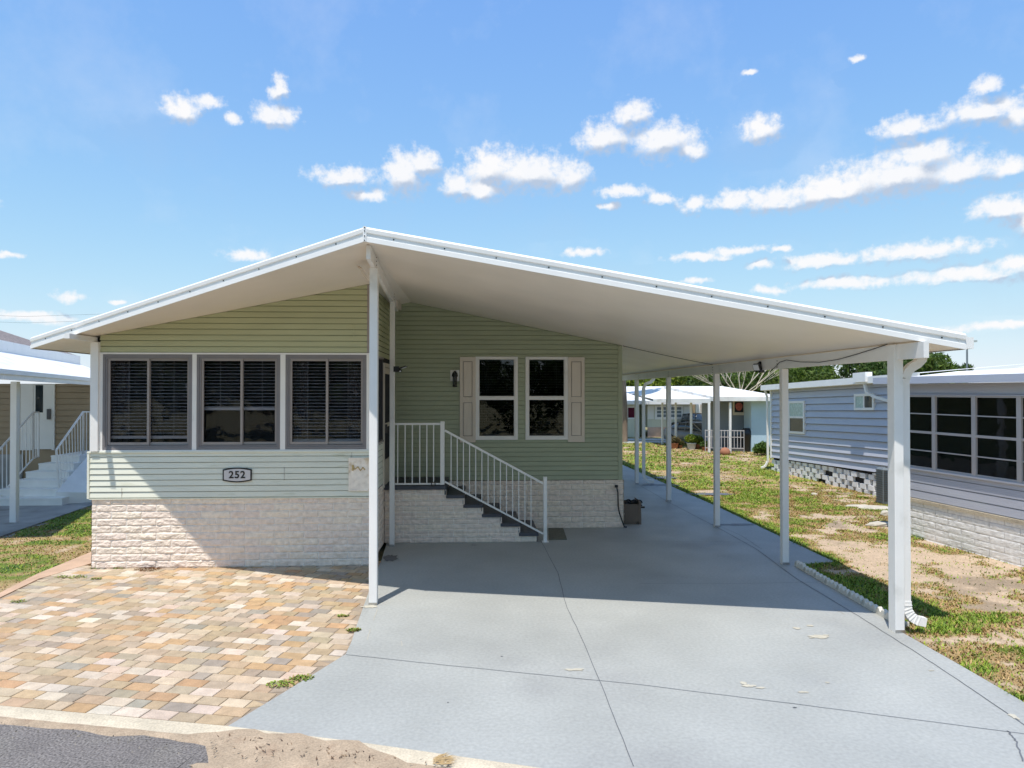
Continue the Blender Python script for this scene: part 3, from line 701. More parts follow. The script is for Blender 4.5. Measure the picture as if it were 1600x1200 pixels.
# ------------------------------------------------------------------ foliage helpers
def leaf_cloud(blobs, n, size, cols, flat=.5, seed=1):
    r = np.random.default_rng(seed); B = np.array(blobs, float); w = B[:,3]**2; w /= w.sum()
    idx = r.choice(len(B), n, p=w); d = r.normal(size=(n,3)); d /= np.linalg.norm(d, axis=1)[:,None]
    rad = r.uniform(.35, 1.08, n)**.45; c = B[idx,:3]+d*(B[idx,3]*rad)[:,None]*np.array((1,1,.8))
    nrm = d*.6+r.normal(size=(n,3))*.7; nrm /= np.linalg.norm(nrm, axis=1)[:,None]
    a = np.cross(nrm, r.normal(size=(n,3))); a /= np.linalg.norm(a, axis=1)[:,None]; b = np.cross(nrm, a)
    s = (size*r.uniform(.6,1.4,n))[:,None]
    V = np.stack([c-a*s, c+b*s*.55, c+a*s], 1)
    cols = np.array(cols); C = cols[r.integers(0, len(cols), n)]*r.uniform(.7,1.3,(n,1))
    clump = r.uniform(.75,1.25,len(B))[idx][:,None]
    return V, np.clip(C*clump, .004, .8)
GR_D = [(.05,.09,.018),(.07,.12,.025),(.10,.155,.03),(.04,.07,.014)]
GR_Y = [(.16,.22,.02),(.12,.19,.02),(.22,.26,.03)]
GR_M = [(.10,.16,.03),(.14,.20,.035),(.07,.12,.022)]
def tree(loc, h, r, label, seed, cols=GR_D, trunk_h=None, n=9000, leaf=.28, group=None, nb=16, zsq=.6):
    rnd = random.Random(seed); t = thing('tree', loc, label, 'tree', group); x, y, z = loc; th = trunk_h or h*.45
    mb = MB(); mb.tube([(x,y,z),(x+.1,y,z+th*.5),(x+rnd.uniform(-.3,.3),y,z+th),(x+rnd.uniform(-.5,.5),y,z+h*.8)], [.28,.22,.18,.05], 9)
    bl = []
    for i in range(nb):
        a = rnd.uniform(0,6.28); rr = r*rnd.uniform(.15,.8); bz = z+h-r*zsq*rnd.uniform(.3,1.9)
        bx, by = x+rr*math.cos(a), y+rr*math.sin(a); bl.append((bx,by,bz,r*rnd.uniform(.22,.45)))
        if i < 9: mb.tube([(x,y,z+th*rnd.uniform(.6,1)),((x+bx)/2,(y+by)/2,(z+th+bz)/2),(bx,by,bz)], [.11,.07,.03], 6)
    mb.build('trunk', 'bark', t); V, C = leaf_cloud(bl, n, leaf, cols, seed=seed); trimesh('crown', V, C, 'leaf', t); return t

# ------------------------------------------------------------------ OUR HOME
XC = -1.71; XL = AY(145,700,11.37).x; YP = 11.37; YB = 14.29; XR = 2.91
RA = -1.34; SZ = 4.54; SL = .2
def sof(x): return SZ - SL*abs(x-RA)
AF = (RA, 8.48); RF = (5.27, 7.45); LF = (-6.91, 11.34)
home = thing('house', (-1.5, 12.5, 0), 'sage green home with wide white gable roof over carport and windowed front room', 'house')
# front room, gable siding
A = (XL, YP); B = (XC, YP); Wd = XC-XL
zs0 = AY(360,777,YP).z; zs1 = AY(360,707,YP).z; zh = AY(360,553.5,YP).z
UXL = AY(139.5,740,YP).x-XL
mb = MB(); siding(mb, A, B, UXL-.0, Wd+.012, zs0, zs1, lap=(zs1-zs0)/7.7, zoff=zs0, proud=.022)
# corner trim and cap of the knee wall
mb.build('lower_siding', 'sid_low', home)
mb = MB(); mb.box(XL+UXL-.012, XL+UXL+.02, YP-.045, YP+.1, zs0-.004, zs1+.004); mb.box(XL+UXL-.012, XC+.012, YP-.05, YP-.0, zs1+.0005, zs1+.026)
mb.box(XL+UXL+.02, XC+.01, YP-.036, YP-.001, zs0-.018, zs0-.002)
mb.build('knee_wall_trim', 'sid_low', home)
uL = AY(157,540,YP).x-XL
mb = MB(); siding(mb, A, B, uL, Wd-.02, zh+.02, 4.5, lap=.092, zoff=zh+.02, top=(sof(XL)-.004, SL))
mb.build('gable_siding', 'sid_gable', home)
# vertical vinyl joints
for px,py0,py1,mt in ((553,507,527,0),(590,0,0,0)):
    if py0: p = AY(px,py0,YP); MB().box(p.x-.002,p.x+.002,YP-.016,YP,AY(px,py1,YP).z,p.z).build('siding_joint', 'sid_gable', home)
for px,py0,py1 in ((192,762,777),(445,729,750),(550,706,716)):
    p = AY(px,py0,YP); MB().box(p.x-.0015,p.x+.0015,YP-.0375,YP-.02,AY(px,py1,YP).z,p.z).build('siding_joint', 'taupe', home)
# skirt
blocks('block_skirt', A, B, 0, Wd+.01, 0, zs0-.004, home, d=.004, uoff=.16)
blocks('block_skirt', (XC,YP), (XC,YB), 0, YB-YP, 0, zs0-.004, home, d=.004, uoff=.1, res=.03)
blocks('block_skirt', (XL,YB+6), (XL,YP), 0, YB+6-YP, 0, zs0-.004, home, d=.004, res=.06)
# solid cores
mb = MB()
mb.box(XL+.0, XC-.004, YP+.30, YP+.34, .0, 4.0)
mb.box(XL+.002, XC-.02, YP+.018, YP+.3, 0, zs1-.01)
mb.box(XL+.002, XC-.02, YP+.018, YP+.3, zh+.02, sof(XL)-.006)
mb.build('wall_core', 'interior', home)
# white bay frame
fx0 = AY(150,640,YP).x
mb = MB(); mb.box(fx0, XC-.0, YP-.03, YP+.1, zh-.004, zh+.022); mb.box(fx0, XC, YP-.035, YP+.1, zs1+.0265, zs1+.045)
for a,b in ((150,161.5),(301.2,308),(438.5,446.5),(573,578.5)):
    mb.box(AY(a,640,YP).x, AY(b,640,YP).x, YP-.028, YP+.1, zs1+.046, zh-.005)
mb.build('bay_frame', 'white', home)
def add_blind(parent, x0, x1, y, z0, z1, pitch=.052, rail=True, tiltf=.24, sag=0, seed=0, depth=.035, nm='blind', mat='blind'):
    mb = MB(); z = z1-.03; rnd = random.Random(seed)
    mb.box(x0, x1, y-.02, y+.02, z1-.025, z1)
    while z > z0+.02:
        j = rnd.uniform(-.0005,.0005); dz = depth*tiltf/2
        mb.add([(x0,y-depth/2,z-dz+j),(x1,y-depth/2,z-dz-j),(x1,y+depth/2,z+dz-j),(x0,y+depth/2,z+dz+j),
                (x0,y-depth/2,z-dz+j+.003),(x1,y-depth/2,z-dz-j+.003),(x1,y+depth/2,z+dz-j+.003),(x0,y+depth/2,z+dz+j+.003)],
                [(3,2,1,0),(4,5,6,7),(0,1,5,4),(2,3,7,6),(1,2,6,5),(3,0,4,7)])
        z -= pitch
    if rail: mb.box(x0, x1, y-.015, y+.015, z0, z0+.045)
    for t in (.22,.78): xx = x0+(x1-x0)*t; mb.box(xx-.0015, xx+.0015, y-.019, y-.017, z0, z1)
    return mb.build(nm, mat, parent)
def slider(px0, px1, mid, blz, seed, curtain=None):
    x0, x1 = AY(px0,640,YP).x, AY(px1,640,YP).x; xm = AY(mid,640,YP).x; z0, z1 = zs1+.047, zh-.006
    fr = MB()
    for d_, w, y in ((0,.035,-.022),(.035,.028,-.010)):
        for (a,b,c,d2) in ((x0+d_,x1-d_,z1-d_-w,z1-d_),(x0+d_,x1-d_,z0+d_,z0+d_+w*1.15),(x0+d_,x0+d_+w,z0+d_+w*1.15,z1-d_-w),(x1-d_-w,x1-d_,z0+d_+w*1.15,z1-d_-w)):
            fr.box(a,b,YP+y,YP+.09-d_,c,d2)
    wn = fr.build('window', 'framedark', home)
    i0, i1, b0, b1 = x0+.063, x1-.063, z0+.072, z1-.063
    sh_ = MB()
    for (a,b,y) in ((i0,xm+.018,.004),(xm-.014,i1,.032)):
        w = .034
        sh_.box(a,b,YP+y,YP+y+.024,b1-w,b1); sh_.box(a,b,YP+y,YP+y+.024,b0,b0+w*1.3); sh_.box(a,a+w,YP+y,YP+y+.024,b0+w*1.3,b1-w); sh_.box(b-w,b,YP+y,YP+y+.024,b0+w*1.3,b1-w)
    sh_.build('sash', 'taupe', wn)
    MB().box(i0+.02,i1-.02,YP+.058,YP+.061,b0+.02,b1-.02).build('pane', 'mesh', wn)
    add_blind(wn, i0, i1, YP+.13, b0+blz*(b1-b0), b1, seed=seed)
    if curtain:
        c_ = MB()
        for (t0,t1) in curtain:
            a, b = i0+(i1-i0)*t0, i0+(i1-i0)*t1; n = 24; vs = []
            for k in range(n+1):
                x = a+(b-a)*k/n; y = YP+.22+.018*math.sin(k*1.5); vs += [(x,y,b0),(x,y,b1)]
            c_.add(vs, [(2*k,2*k+2,2*k+3,2*k+1) for k in range(n)], smooth=True)
        c_.build('curtain', 'curtain', wn)
    return wn
slider(161.5, 301.2, 231, .07, 1, curtain=[(.0,.2),(.55,.62)]); slider(308, 438.5, 377, .40, 2); slider(446.5, 573, 510.5, .02, 3, curtain=[(0,.22),(.78,1)])
# left corner post and eave beam
mb = MB(); a = AY(144.5,640,YP).x; mb.box(a, AY(156.5,640,YP).x, YP-.07, YP+.05, zs1+.03, sof(XL)-.09)
mb.build('post', 'white', home)
eb = AY(118,519,10.62)
mb = MB(); mb.box(XL-.02, XL+.055, 10.62, 26, sof(XL)-.085, sof(XL)-.012); mb.build('eave_beam', 'white', home)
# right side wall of front room
sA, sB = (XC,YP), (XC,YB); ws0, ws1 = 1.86, 3.36; dY0, dY1 = 12.93, 13.95
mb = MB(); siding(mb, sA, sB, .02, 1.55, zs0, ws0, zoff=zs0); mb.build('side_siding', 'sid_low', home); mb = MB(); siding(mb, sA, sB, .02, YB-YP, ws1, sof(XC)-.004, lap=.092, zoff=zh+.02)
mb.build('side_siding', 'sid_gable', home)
mb = MB(); mb.box(XC-.06, XC-.02, YP+.02, YB, 0, zs0); mb.box(XC-.06, XC-.02, YP+.02, dY0-.1, zs0, ws0); mb.box(XC-.06, XC-.02, YP+.02, YB, ws1, sof(XC)); mb.box(XC-.06,XC-.02,dY1+.06,YB,1.0,ws1)
mb.build('side_wall_core', 'interior', home)
mb = MB(); mb.box(XC-.05, XC+.02, YP-.013, YP+.035, zs0, sof(XC)-.02); mb.box(XC, XC+.03, YP+.035, dY0-.1, ws0, ws0+.025); mb.box(XC, XC+.025, YP+.035, dY0-.1, ws1-.03, ws1)
mb.build('corner_trim', 'taupe', home)
w2 = MB().box(XC-.01, XC+.012, YP+.036, YP+.075, ws0+.026, ws1-.031).box(XC-.01,XC+.012,dY0-.17,dY0-.13,ws0+.026,ws1-.031).box(XC-.01,XC+.012,YP+.076,dY0-.171,ws0+.026,ws0+.05).box(XC-.01,XC+.012,YP+.076,dY0-.171,ws1-.05,ws1-.031).build('window', 'darkgrey', home)
MB().box(XC-.004, XC+.002, YP+.076, dY0-.171, ws0+.051, ws1-.051).build('screen', 'screen', w2)
dr_ = MB(); dr_.box(XC-.03,XC+.035,dY0-.1,dY0-.03,1.03,3.2); dr_.box(XC-.03,XC+.035,dY1,dY1+.06,1.03,3.2); dr_.box(XC-.03,XC+.035,dY0-.1,dY1+.06,3.2,3.27)
dr_.box(XC-.02,XC+.02,dY0-.028,dY0+.06,1.05,3.19); dr_.box(XC-.02,XC+.02,dY1-.09,dY1-.002,1.05,3.19); dr_.box(XC-.02,XC+.02,dY0+.06,dY1-.09,1.05,1.5); dr_.box(XC-.02,XC+.02,dY0+.06,dY1-.09,3.08,3.19); dr_.box(XC-.02,XC+.02,dY0+.06,dY1-.09,2.1,2.17)
do = dr_.build('door', 'shutter', home)
MB().box(XC-.004,XC+.002,dY0+.061,dY1-.091,1.501,3.079).build('screen', 'screen', do)
MB().box(XC+.0205,XC+.07,dY0+.0,dY0+.03,2.0,2.16).box(XC+.0205,XC+.05,dY0-.01,dY0+.05,2.06,2.09).build('handle', 'darkgrey', do)
# main front wall
mA, mB_ = (XC+.0, YB), (XR, YB)
zm0 = AY(915,750,YB).z
wx = [(AY(743,620,YB).x, AY(809,620,YB).x), (AY(821,620,YB).x, AY(887,620,YB).x)]; wz0, wz1 = AY(800,687,YB).z, AY(800,557.5,YB).z
mb = MB(); ztop = (sof(XC)-.004, -SL)
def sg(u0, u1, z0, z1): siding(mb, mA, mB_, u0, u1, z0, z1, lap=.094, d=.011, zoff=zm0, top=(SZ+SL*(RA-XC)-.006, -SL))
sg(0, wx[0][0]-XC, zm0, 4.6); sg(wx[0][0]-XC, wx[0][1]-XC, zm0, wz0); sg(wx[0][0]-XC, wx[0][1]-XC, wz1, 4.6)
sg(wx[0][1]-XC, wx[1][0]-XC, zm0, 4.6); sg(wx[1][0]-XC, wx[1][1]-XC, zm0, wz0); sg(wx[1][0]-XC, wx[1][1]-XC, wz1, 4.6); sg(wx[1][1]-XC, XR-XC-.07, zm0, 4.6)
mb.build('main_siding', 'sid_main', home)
mb = MB(); mb.box(XR-.075, XR+.01, YB-.02, YB+.09, zm0-.003, sof(XR)-.004); mb.build('corner_trim', 'sid_main', home)
mb = MB(); siding(mb, (XR,YB), (XR,28), .09, 13.7, zm0, sof(XR)-.002, lap=.094, zoff=zm0); mb.build('side_siding', 'sid_main', home)
blocks('block_skirt', mA, mB_, 0, XR-XC+.03, 0, zm0-.003, home, d=.004, uoff=.05, res=.02)
blocks('block_skirt', (XR,YB), (XR,28), -.02, 13.7, 0, zm0-.003, home, d=.03, res=.05)
mb = MB()
mb.box(XC, XR-.02, YB+.32, 27.9, 0, sof(XR)-.01)
mb.box(XC, XR-.02, YB+.018, YB+.32, 0, wz0-.01); mb.box(XC, XR-.022, YB+.018, YB+.32, wz1+.01, sof(XR)-.01)
mb.box(XC, wx[0][0], YB+.018, YB+.32, wz0-.01, wz1+.01); mb.box(wx[0][1], wx[1][0], YB+.018, YB+.32, wz0-.01, wz1+.01); mb.box(wx[1][1], XR-.02, YB+.018, YB+.32, wz0-.01, wz1+.01)
mb.box(XL+.01, XC, YP+.5, 27.9, 0, sof(XL)-.05)
mb.build('wall_core', 'interior', home)
for i,(x0,x1) in enumerate(wx):
    w = .055; f = MB()
    f.box(x0,x1,YB-.04,YB+.05,wz1-w,wz1); f.box(x0,x1,YB-.04,YB+.05,wz0,wz0+w); f.box(x0,x0+w,YB-.04,YB+.05,wz0+w,wz1-w); f.box(x1-w,x1,YB-.04,YB+.05,wz0+w,wz1-w)
    wn = f.build('window', 'white', home)
    zmid = AY(776,622.5,YB).z; s_ = MB()
    s_.box(x0+w,x1-w,YB-.028,YB+.02,zmid-.03,zmid+.025)
    for (a,b,y) in ((wz0+w,zmid-.03,-.012),(zmid+.025,wz1-w,.0)):
        s_.box(x0+w,x0+w+.022,YB+y,YB+y+.03,a,b); s_.box(x1-w-.022,x1-w,YB+y,YB+y+.03,a,b); s_.box(x0+w+.022,x1-w-.022,YB+y,YB+y+.03,a,a+.022)
    s_.build('sash', 'white', wn)
    MB().box(x0+w+.02,x1-w-.02,YB+.022,YB+.025,zmid,wz1-w).build('pane', 'glass', wn); MB().box(x0+w+.02,x1-w-.02,YB+.012,YB+.015,wz0+w,zmid-.03).build('screened_pane', 'glassd', wn)
    add_blind(wn, x0+w, x1-w, YB+.09, wz0+w+.02, wz1-w, pitch=.053, seed=10+i, tiltf=.05)
    c_ = MB(); n = 20; vs = []
    a, b = ((x0+w, x0+w+.22) if i == 0 else (x1-w-.2, x1-w))
    for k in range(n+1): x = a+(b-a)*k/n; y = YB+.2+.012*math.sin(k*1.6); vs += [(x,y,wz0+w),(x,y,wz1-w)]
    c_.add(vs, [(2*k,2*k+2,2*k+3,2*k+1) for k in range(n)], smooth=True); c_.build('curtain', 'curtain', wn)
for (pa,pb) in ((718.5,743.5),(887,913)):
    x0, x1 = AY(pa,620,YB).x, AY(pb,620,YB).x; z0, z1 = AY(730,691,YB).z, AY(730,558,YB).z
    if pa < 800: x1 -= .003
    else: x0 += .003
    f = MB(); w = .06; y0 = YB-.045; f.box(x0,x1,y0+.022,YB-.012,z0,z1)
    zc_ = (z0+z1)/2-.0
    for (a,b) in ((z0,z0+.12),(zc_-.05,zc_+.05),(z1-.08,z1)): f.box(x0+w,x1-w,y0,y0+.022,a,b)
    f.box(x0,x0+w,y0,y0+.022,z0,z1); f.box(x1-w,x1,y0,y0+.022,z0,z1)
    for (a,b) in ((z0+.14,zc_-.07),(zc_+.07,z1-.10)): f.box(x0+w+.02,x1-w-.02,y0+.006,y0+.022,a,b)
    f.cm = 1  # dark lines paint in the shadow of the grooves around the raised panels
    for (a,b) in ((z0+.14,zc_-.07),(zc_+.07,z1-.10)):
        for q_ in ((x0+w+.008,x1-w-.008,b+.004,b+.014),(x0+w+.008,x1-w-.008,a-.014,a-.004),(x0+w+.008,x0+w+.016,a-.004,b+.004),(x1-w-.016,x1-w-.008,a-.004,b+.004)): f.box(q_[0],q_[1],y0+.016,y0+.0215,q_[2],q_[3])
    f.build('shutter', ['shutter','taupe'], home)
# roof ----------------------------------------------------------
TH = .135; YE = 28.5
def roof_pt(x, y, top=False): return (x, y, sof(x)+(TH if top else 0))
mb = MB()
LB, AB_, RB = (LF[0],YE), (RA,YE), (RF[0],YE)
v = [roof_pt(*LF), roof_pt(*AF), roof_pt(*RF), roof_pt(*RB), roof_pt(*AB_), roof_pt(*LB)]
mb.add(v, [(0,5,4,1),(1,4,3,2)])
roof = mb.build('roof', 'soffit', home)
mb = MB(); v2 = [roof_pt(*p, top=True) for p in (LF,AF,RF,RB,AB_,LB)]
mb.add(v2, [(0,1,4,5),(1,2,3,4)]); mb.add([v[5],v[4],v[3],v2[5],v2[4],v2[3]], [(1,0,3,4),(2,1,4,5)])
mb.build('roof_deck', 'roofwhite', roof)
def fascia(name, a, b, ov0=.0):
    """stepped aluminium edge along a->b (2D), following the soffit height"""
    a = Vector(a); b = Vector(b); d = (b-a).normalized(); n = Vector((d.y,-d.x)); mb = MB()
    def sec(p):
        z = sof(p.x); prof = [(0,-.012),(.018,-.012),(.018,.045),(.006,.05),(.006,.092),(.022,.098),(.026,TH+.006),(0,TH+.03),(-.12,TH+.012)]
        return [(p.x+n.x*o, p.y+n.y*o, z+h) for o,h in prof]
    ra, rb = sec(a), sec(b); k = len(ra)
    mb.add(ra+rb, [(i,i+1,k+i+1,k+i) for i in range(k-1)]); mb.add(ra, [tuple(range(k-1,-1,-1))]); mb.add(rb, [tuple(range(k))])
    fo = mb.build(name, 'fascia', roof)
    Ln = (b-a).length; t = .35
    while t < Ln:
        p = a+d*t+n*.0085; z = sof(p.x)+.072; MB().box(p.x-.007,p.x+.007,p.y-.004,p.y+.004,z-.007,z+.007).build('screw', 'black', fo) if Ln < 8 else None; t += .61
    return fo
fascia('fascia', LF, AF); fascia('fascia', AF, RF); fascia('fascia', RF, RB); fascia('fascia', LB, LF)
mb = MB(); p = AF; mb.box(p[0]-.02,p[0]+.02,p[1]-.03,p[1]+.0,sof(p[0])-.014,sof(p[0])+TH+.03); mb.build('ridge_clip', 'fascia', roof)
for z in (.0,.05,.11,.15): MB().box(RA-.006,RA+.006,AF[1]-.038,AF[1]-.03,SZ+z-.006,SZ+z+.006).build('screw', 'black', roof)
# posts and beams
def post(c, w, ztop, name='post', dpt=None):
    x, y = c; dpt = dpt or w; mb = MB(); mb.bbox(x-w/2,x+w/2,y-dpt/2,y+dpt/2,0,ztop,.006)
    o = mb.build(name, 'white', home)
    f = MB(); f.box(x-w/2-.003,x+w/2+.003,y-dpt/2-.004,y-dpt/2-.001,.0,.035); f.build('base_bracket', 'metal', o); return o
pf = G(583.5,944); pi_ = G(612.5,853)
bz = 4.36
post((pf.x,pf.y), .105, bz-.002); post((pi_.x,pi_.y), .088, bz-.002)
mb = MB(); d = (Vector((pi_.x,pi_.y))-Vector((pf.x,pf.y))).normalized(); a = Vector((pf.x,pf.y))-d*.62; b = Vector((pf.x,pf.y))+d*(YB-pf.y-.05)
mb.bar((a.x-.01,a.y,(bz+SZ-.012)/2),(b.x-.01,b.y,(bz+SZ-.03)/2-.006), .055, SZ-.012-bz)
rbm = mb.build('ridge_beam', 'white', home)
for p in (pf, pi_):
    for k in range(3): MB().box(p.x+.028,p.x+.034,p.y-.006,p.y+.006,bz+.03+k*.05,bz+.042+k*.05).build('screw', 'black', rbm)
mb = MB()   # rafter tail by the gable and trim end on the main wall
mb.ftube([AY(561.5,417,9.55), AY(567,423,9.62), AY(572,431,9.70), AY(578,439,9.78)], .06, .075, side=(.7,.7,0)); mb.build('rafter_tail', 'shutter', home); mb = MB()
t1 = AY(622,476,14.0); mb.box(t1.x-.045,t1.x+.045,13.6,14.2,t1.z-.09,sof(t1.x)-.004)
mb.build('rafter_tail', 'shutter', home)
pp = [G(1401,986), G(1226,881), G(1120,823), G(1045,783), G(995,756)]
XBm = 4.83
ztb = sof(XBm)-.015; zbb = ztb-.175
for i, p in enumerate(pp): post((p.x, p.y), .108 if i == 0 else .105, zbb-.002 if i else ztb, dpt=.145 if i == 0 else None)
for k in (1,2): post((pp[4].x-.02, pp[4].y+3.2*k), .105, zbb-.002)
mb = MB(); ye0 = pp[0].y-.55
mb.bar((XBm-.01,ye0,(ztb+zbb)/2),(XBm+.0,YE-.3,(ztb+zbb)/2), .06, ztb-zbb); cb_ = mb.build('carport_beam', 'white', home)
for p in pp:
    for k in range(3): MB().box(XBm-.052,XBm-.044,p.y-.007,p.y+.007,zbb+.02+k*.05,zbb+.034+k*.05).build('screw', 'black', cb_)
# downspouts
gx, gy = 5.15, pp[0].y+.35
def arc(c, r, a0, a1, n, ax='xz', y=None):
    return [(c[0]+r*math.cos(a0+(a1-a0)*k/n), y, c[1]+r*math.sin(a0+(a1-a0)*k/n)) for k in range(n+1)]
p0 = pp[0]; dx = p0.x+.125; dyy = p0.y+.03
zt = sof(5.1)
path = [(dx+.22,dyy,zt-.01),(dx+.22,dyy,zt-.07),(dx+.20,dyy,zt-.13),(dx+.15,dyy,zt-.18),(dx+.08,dyy,zt-.22),(dx+.03,dyy,zt-.27),(dx,dyy,zt-.35)]
mb = MB(); mb.ftube(path, .075, .10); mb.ftube([(dx,dyy,zt-.35),(dx,dyy,.32)], .07, .088)
bend = [(dx,dyy,.34),(dx,dyy,.26),(dx+.02,dyy-.01,.20),(dx+.06,dyy-.02,.15),(dx+.12,dyy-.03,.12),(dx+.20,dyy-.04,.105)]
mb.ftube(bend, .078, .10)
for k in range(7):
    t = .12+k*.11; i = t*5; j = int(i); q_ = Vector(bend[j]).lerp(Vector(bend[min(j+1,5)]), i-j); q2 = Vector(bend[min(j+1,5)])-Vector(bend[j]); q2.normalize()
    mb.ftube([q_-q2*.006, q_+q2*.006], .086, .108)
mb.build('downspout', 'white', home)
p4 = pp[4]; dx = p4.x+.22; dyy = p4.y+.05
mb = MB(); zt4 = zt
mb.ftube([(dx+.33,dyy+.1,zt4-.02),(dx+.33,dyy+.1,zt4-.12),(dx+.22,dyy+.05,zt4-.22),(dx+.06,dyy,zt4-.27),(dx,dyy,zt4-.40),(dx,dyy,.25),(dx+.04,dyy,.14),(dx+.12,dyy,.07),(dx+.30,dyy,.06)], .07, .09)
mb.build('downspout', 'white', home)
mb = MB(); mb.box(5.27+.027, 5.27+.12, 7.48, YE, sof(5.27)-.0, sof(5.27)+TH-.01); mb.build('gutter', 'fascia', roof)

# ------------------------------------------------------------------ steps and railing
YS = G(750,847.5).y
st = thing('steps', (0, YS+.6, 0), 'dark grey entry steps with split face block side below the side door', 'steps')
zl = 1.045; XLd = AY(697,760,YS).x
tr = [(697,725.6),(725.6,754.7),(754.7,783.8),(783.8,812.5),(812.5,841.4)]
xs_ = [AY(a,800,YS).x for a,b in tr]+[AY(841.4,800,YS).x]
zz = [zl*(5-k)/6 for k in range(5)]
mb = MB(); mb.bbox(XC+.006, XLd, YS-.035, YB-.012, zl-.075, zl, .008); mb.build('landing', 'tread', st)
mb = MB()
for k in range(5):
    mb.bbox(xs_[k]-.02 if k else XLd+.0+.001, xs_[k+1], YS-.035, YB-.014, zz[k]-.060, zz[k], .014)
mb.build('treads', 'tread', st)
mb = MB()
for k in range(5): mb.box(xs_[k]-.03, xs_[k]-.021 if k else XLd-.001, YS+.003, YB-.016, zz[k]+.001, (zl-.076) if k == 0 else zz[k-1]-.061)
mb.box(xs_[5]-.03, xs_[5]-.021, YS+.003, YB-.016, 0, zz[4]-.061)
mb.build('risers', 'tread', st)
blocks('block_side', (XC,YS), (XR,YS), .02, XLd-XC+.004, 0, zl-.076, st, d=-.012, bw=.40, rh=.0825, uoff=.1, res=.018)
for k in range(5): blocks('block_side', (XC,YS), (XR,YS), xs_[k]-XC-(.0 if k else 0), xs_[k+1]-XC-(.035 if k == 4 else -.004), 0, zz[k]-.061, st, d=-.012, bw=.40, rh=.0825, uoff=.1, res=.018)
rl = thing('handrail', (0, YS, 0), 'white metal handrail with thin balusters on the entry landing and steps', 'railing')
yr = YS-.006
def RP(px, py): return AY(px, py, yr)
mb = MB(); a = RP(617,662.5); b = RP(688,662.5); mb.box(a.x,b.x,yr-.016,yr+.016,a.z-.018,a.z+.018)
a = RP(617,756.2); b = RP(688,756.2); mb.box(a.x,b.x,yr-.016,yr+.016,a.z-.014,a.z+.014)
for px in (621.6,633,644.3,656,667,677.6): a = RP(px,664); b = RP(px,755); mb.box(a.x-.009,a.x+.009,yr-.009,yr+.009,b.z,a.z)
mb.build('landing_rail', 'white', rl)
mb = MB(); a, b = RP(695,672.5), RP(849,755.5); mb.bar(a, b, .036, .036)
c, d = RP(695,752.5), RP(849,834); mb.bar(c, d, .032, .030)
for k in range(14):
    x = 704.8+k*9.6; t = (x-695)/154; pa = a.lerp(b, t); pb = c.lerp(d, t); mb.box(pa.x-.008,pa.x+.008,yr-.008,yr+.008,pb.z,pa.z)
mb.build('stair_rail', 'white', rl)
a, b = RP(691.3,658.5), RP(691.3,757); mb = MB(); mb.bbox(a.x-.038,a.x+.038,yr-.038,yr+.038,b.z-.0,a.z,.005); mb.build('newel_post', 'white', rl)
a, b = RP(851.8,745), RP(851.8,846); mb = MB(); mb.bbox(a.x-.034,a.x+.034,yr-.034,yr+.034,0,a.z,.005); mb.box(a.x-.06,a.x+.06,yr-.06,yr+.06,.001,.012); mb.build('newel_post', 'white', rl)

# ------------------------------------------------------------------ small things on the home
def text_mesh(body, size, loc, mat, parent, ext=.003, offset=.0, name='lettering', label=None):
    cu = bpy.data.curves.new('t', 'FONT'); cu.body = body; cu.size = size; cu.extrude = ext; cu.align_x = 'CENTER'; cu.align_y = 'CENTER'; cu.offset = offset; cu.space_character = 1.15
    o = bpy.data.objects.new('t', cu); S.collection.objects.link(o); dg = bpy.context.evaluated_depsgraph_get(); me = bpy.data.meshes.new_from_object(o.evaluated_get(dg))
    bpy.data.objects.remove(o); me.transform(Matrix.Rotation(R(90), 4, 'X')); off = root_of(parent).location
    me.transform(Matrix.Translation(Vector(loc)-off)); me.materials.clear(); me.materials.append(M[mat])
    o = bpy.data.objects.new(name, me); S.collection.objects.link(o); o.parent = parent; return o
sgp = AY(371,742,YP-.04); ys = YP-.040
def arched(w, h, bow, n=10):
    pts = [(-w/2,-h/2)]; pts += [(-w/2+w*k/n, -h/2-bow*math.sin(math.pi*k/n)) for k in range(1,n)]; pts += [(w/2,-h/2),(w/2,h/2)]
    pts += [(w/2-w*k/n, h/2+bow*math.sin(math.pi*k/n)) for k in range(1,n)]; pts += [(-w/2,h/2)]; return pts
def plate(mb, pts, x, z, y0, y1):
    n = len(pts); mb.add([(x+a,y0,z+b) for a,b in pts]+[(x+a,y1,z+b) for a,b in pts], [tuple(range(n)), tuple(range(2*n-1,n-1,-1))]+[(i,n+i,n+(i+1)%n,(i+1)%n) for i in range(n)])
sgt = thing('house_number_sign', (sgp.x,ys,sgp.z-.12), 'arched grey house number sign reading 252 with black rim', 'sign')
mb = MB(); plate(mb, arched(.445,.175,.028), sgp.x, sgp.z, ys-.014, ys); mb.build('rim', 'black', sgt)
mb = MB(); plate(mb, arched(.405,.140,.026), sgp.x, sgp.z, ys-.0175, ys-.0142); mb.build('sign_face', 'signface', sgt)
text_mesh('252', .155, (sgp.x, ys-.020, sgp.z), 'black', sgt, offset=.0035)
tp = AY(561.5,741,YP-.04); tt = thing('wall_plaque', (tp.x,ys,tp.z-.26), 'cream clay relief plaque hung on the pale siding', 'plaque')
mb = MB(); w, h = .165, .262
mb.box(tp.x-w,tp.x+w,ys-.018,ys-.001,tp.z-h,tp.z+h)
for (a,b,c,d) in ((-w,w,h-.022,h),(-w,w,-h,-h+.022),(-w,-w+.022,-h+.022,h-.022),(w-.022,w,-h+.022,h-.022)): mb.box(tp.x+a,tp.x+b,ys-.026,ys-.018,tp.z+c,tp.z+d)
mb.build('tile', 'tile', tt)
mb = MB()
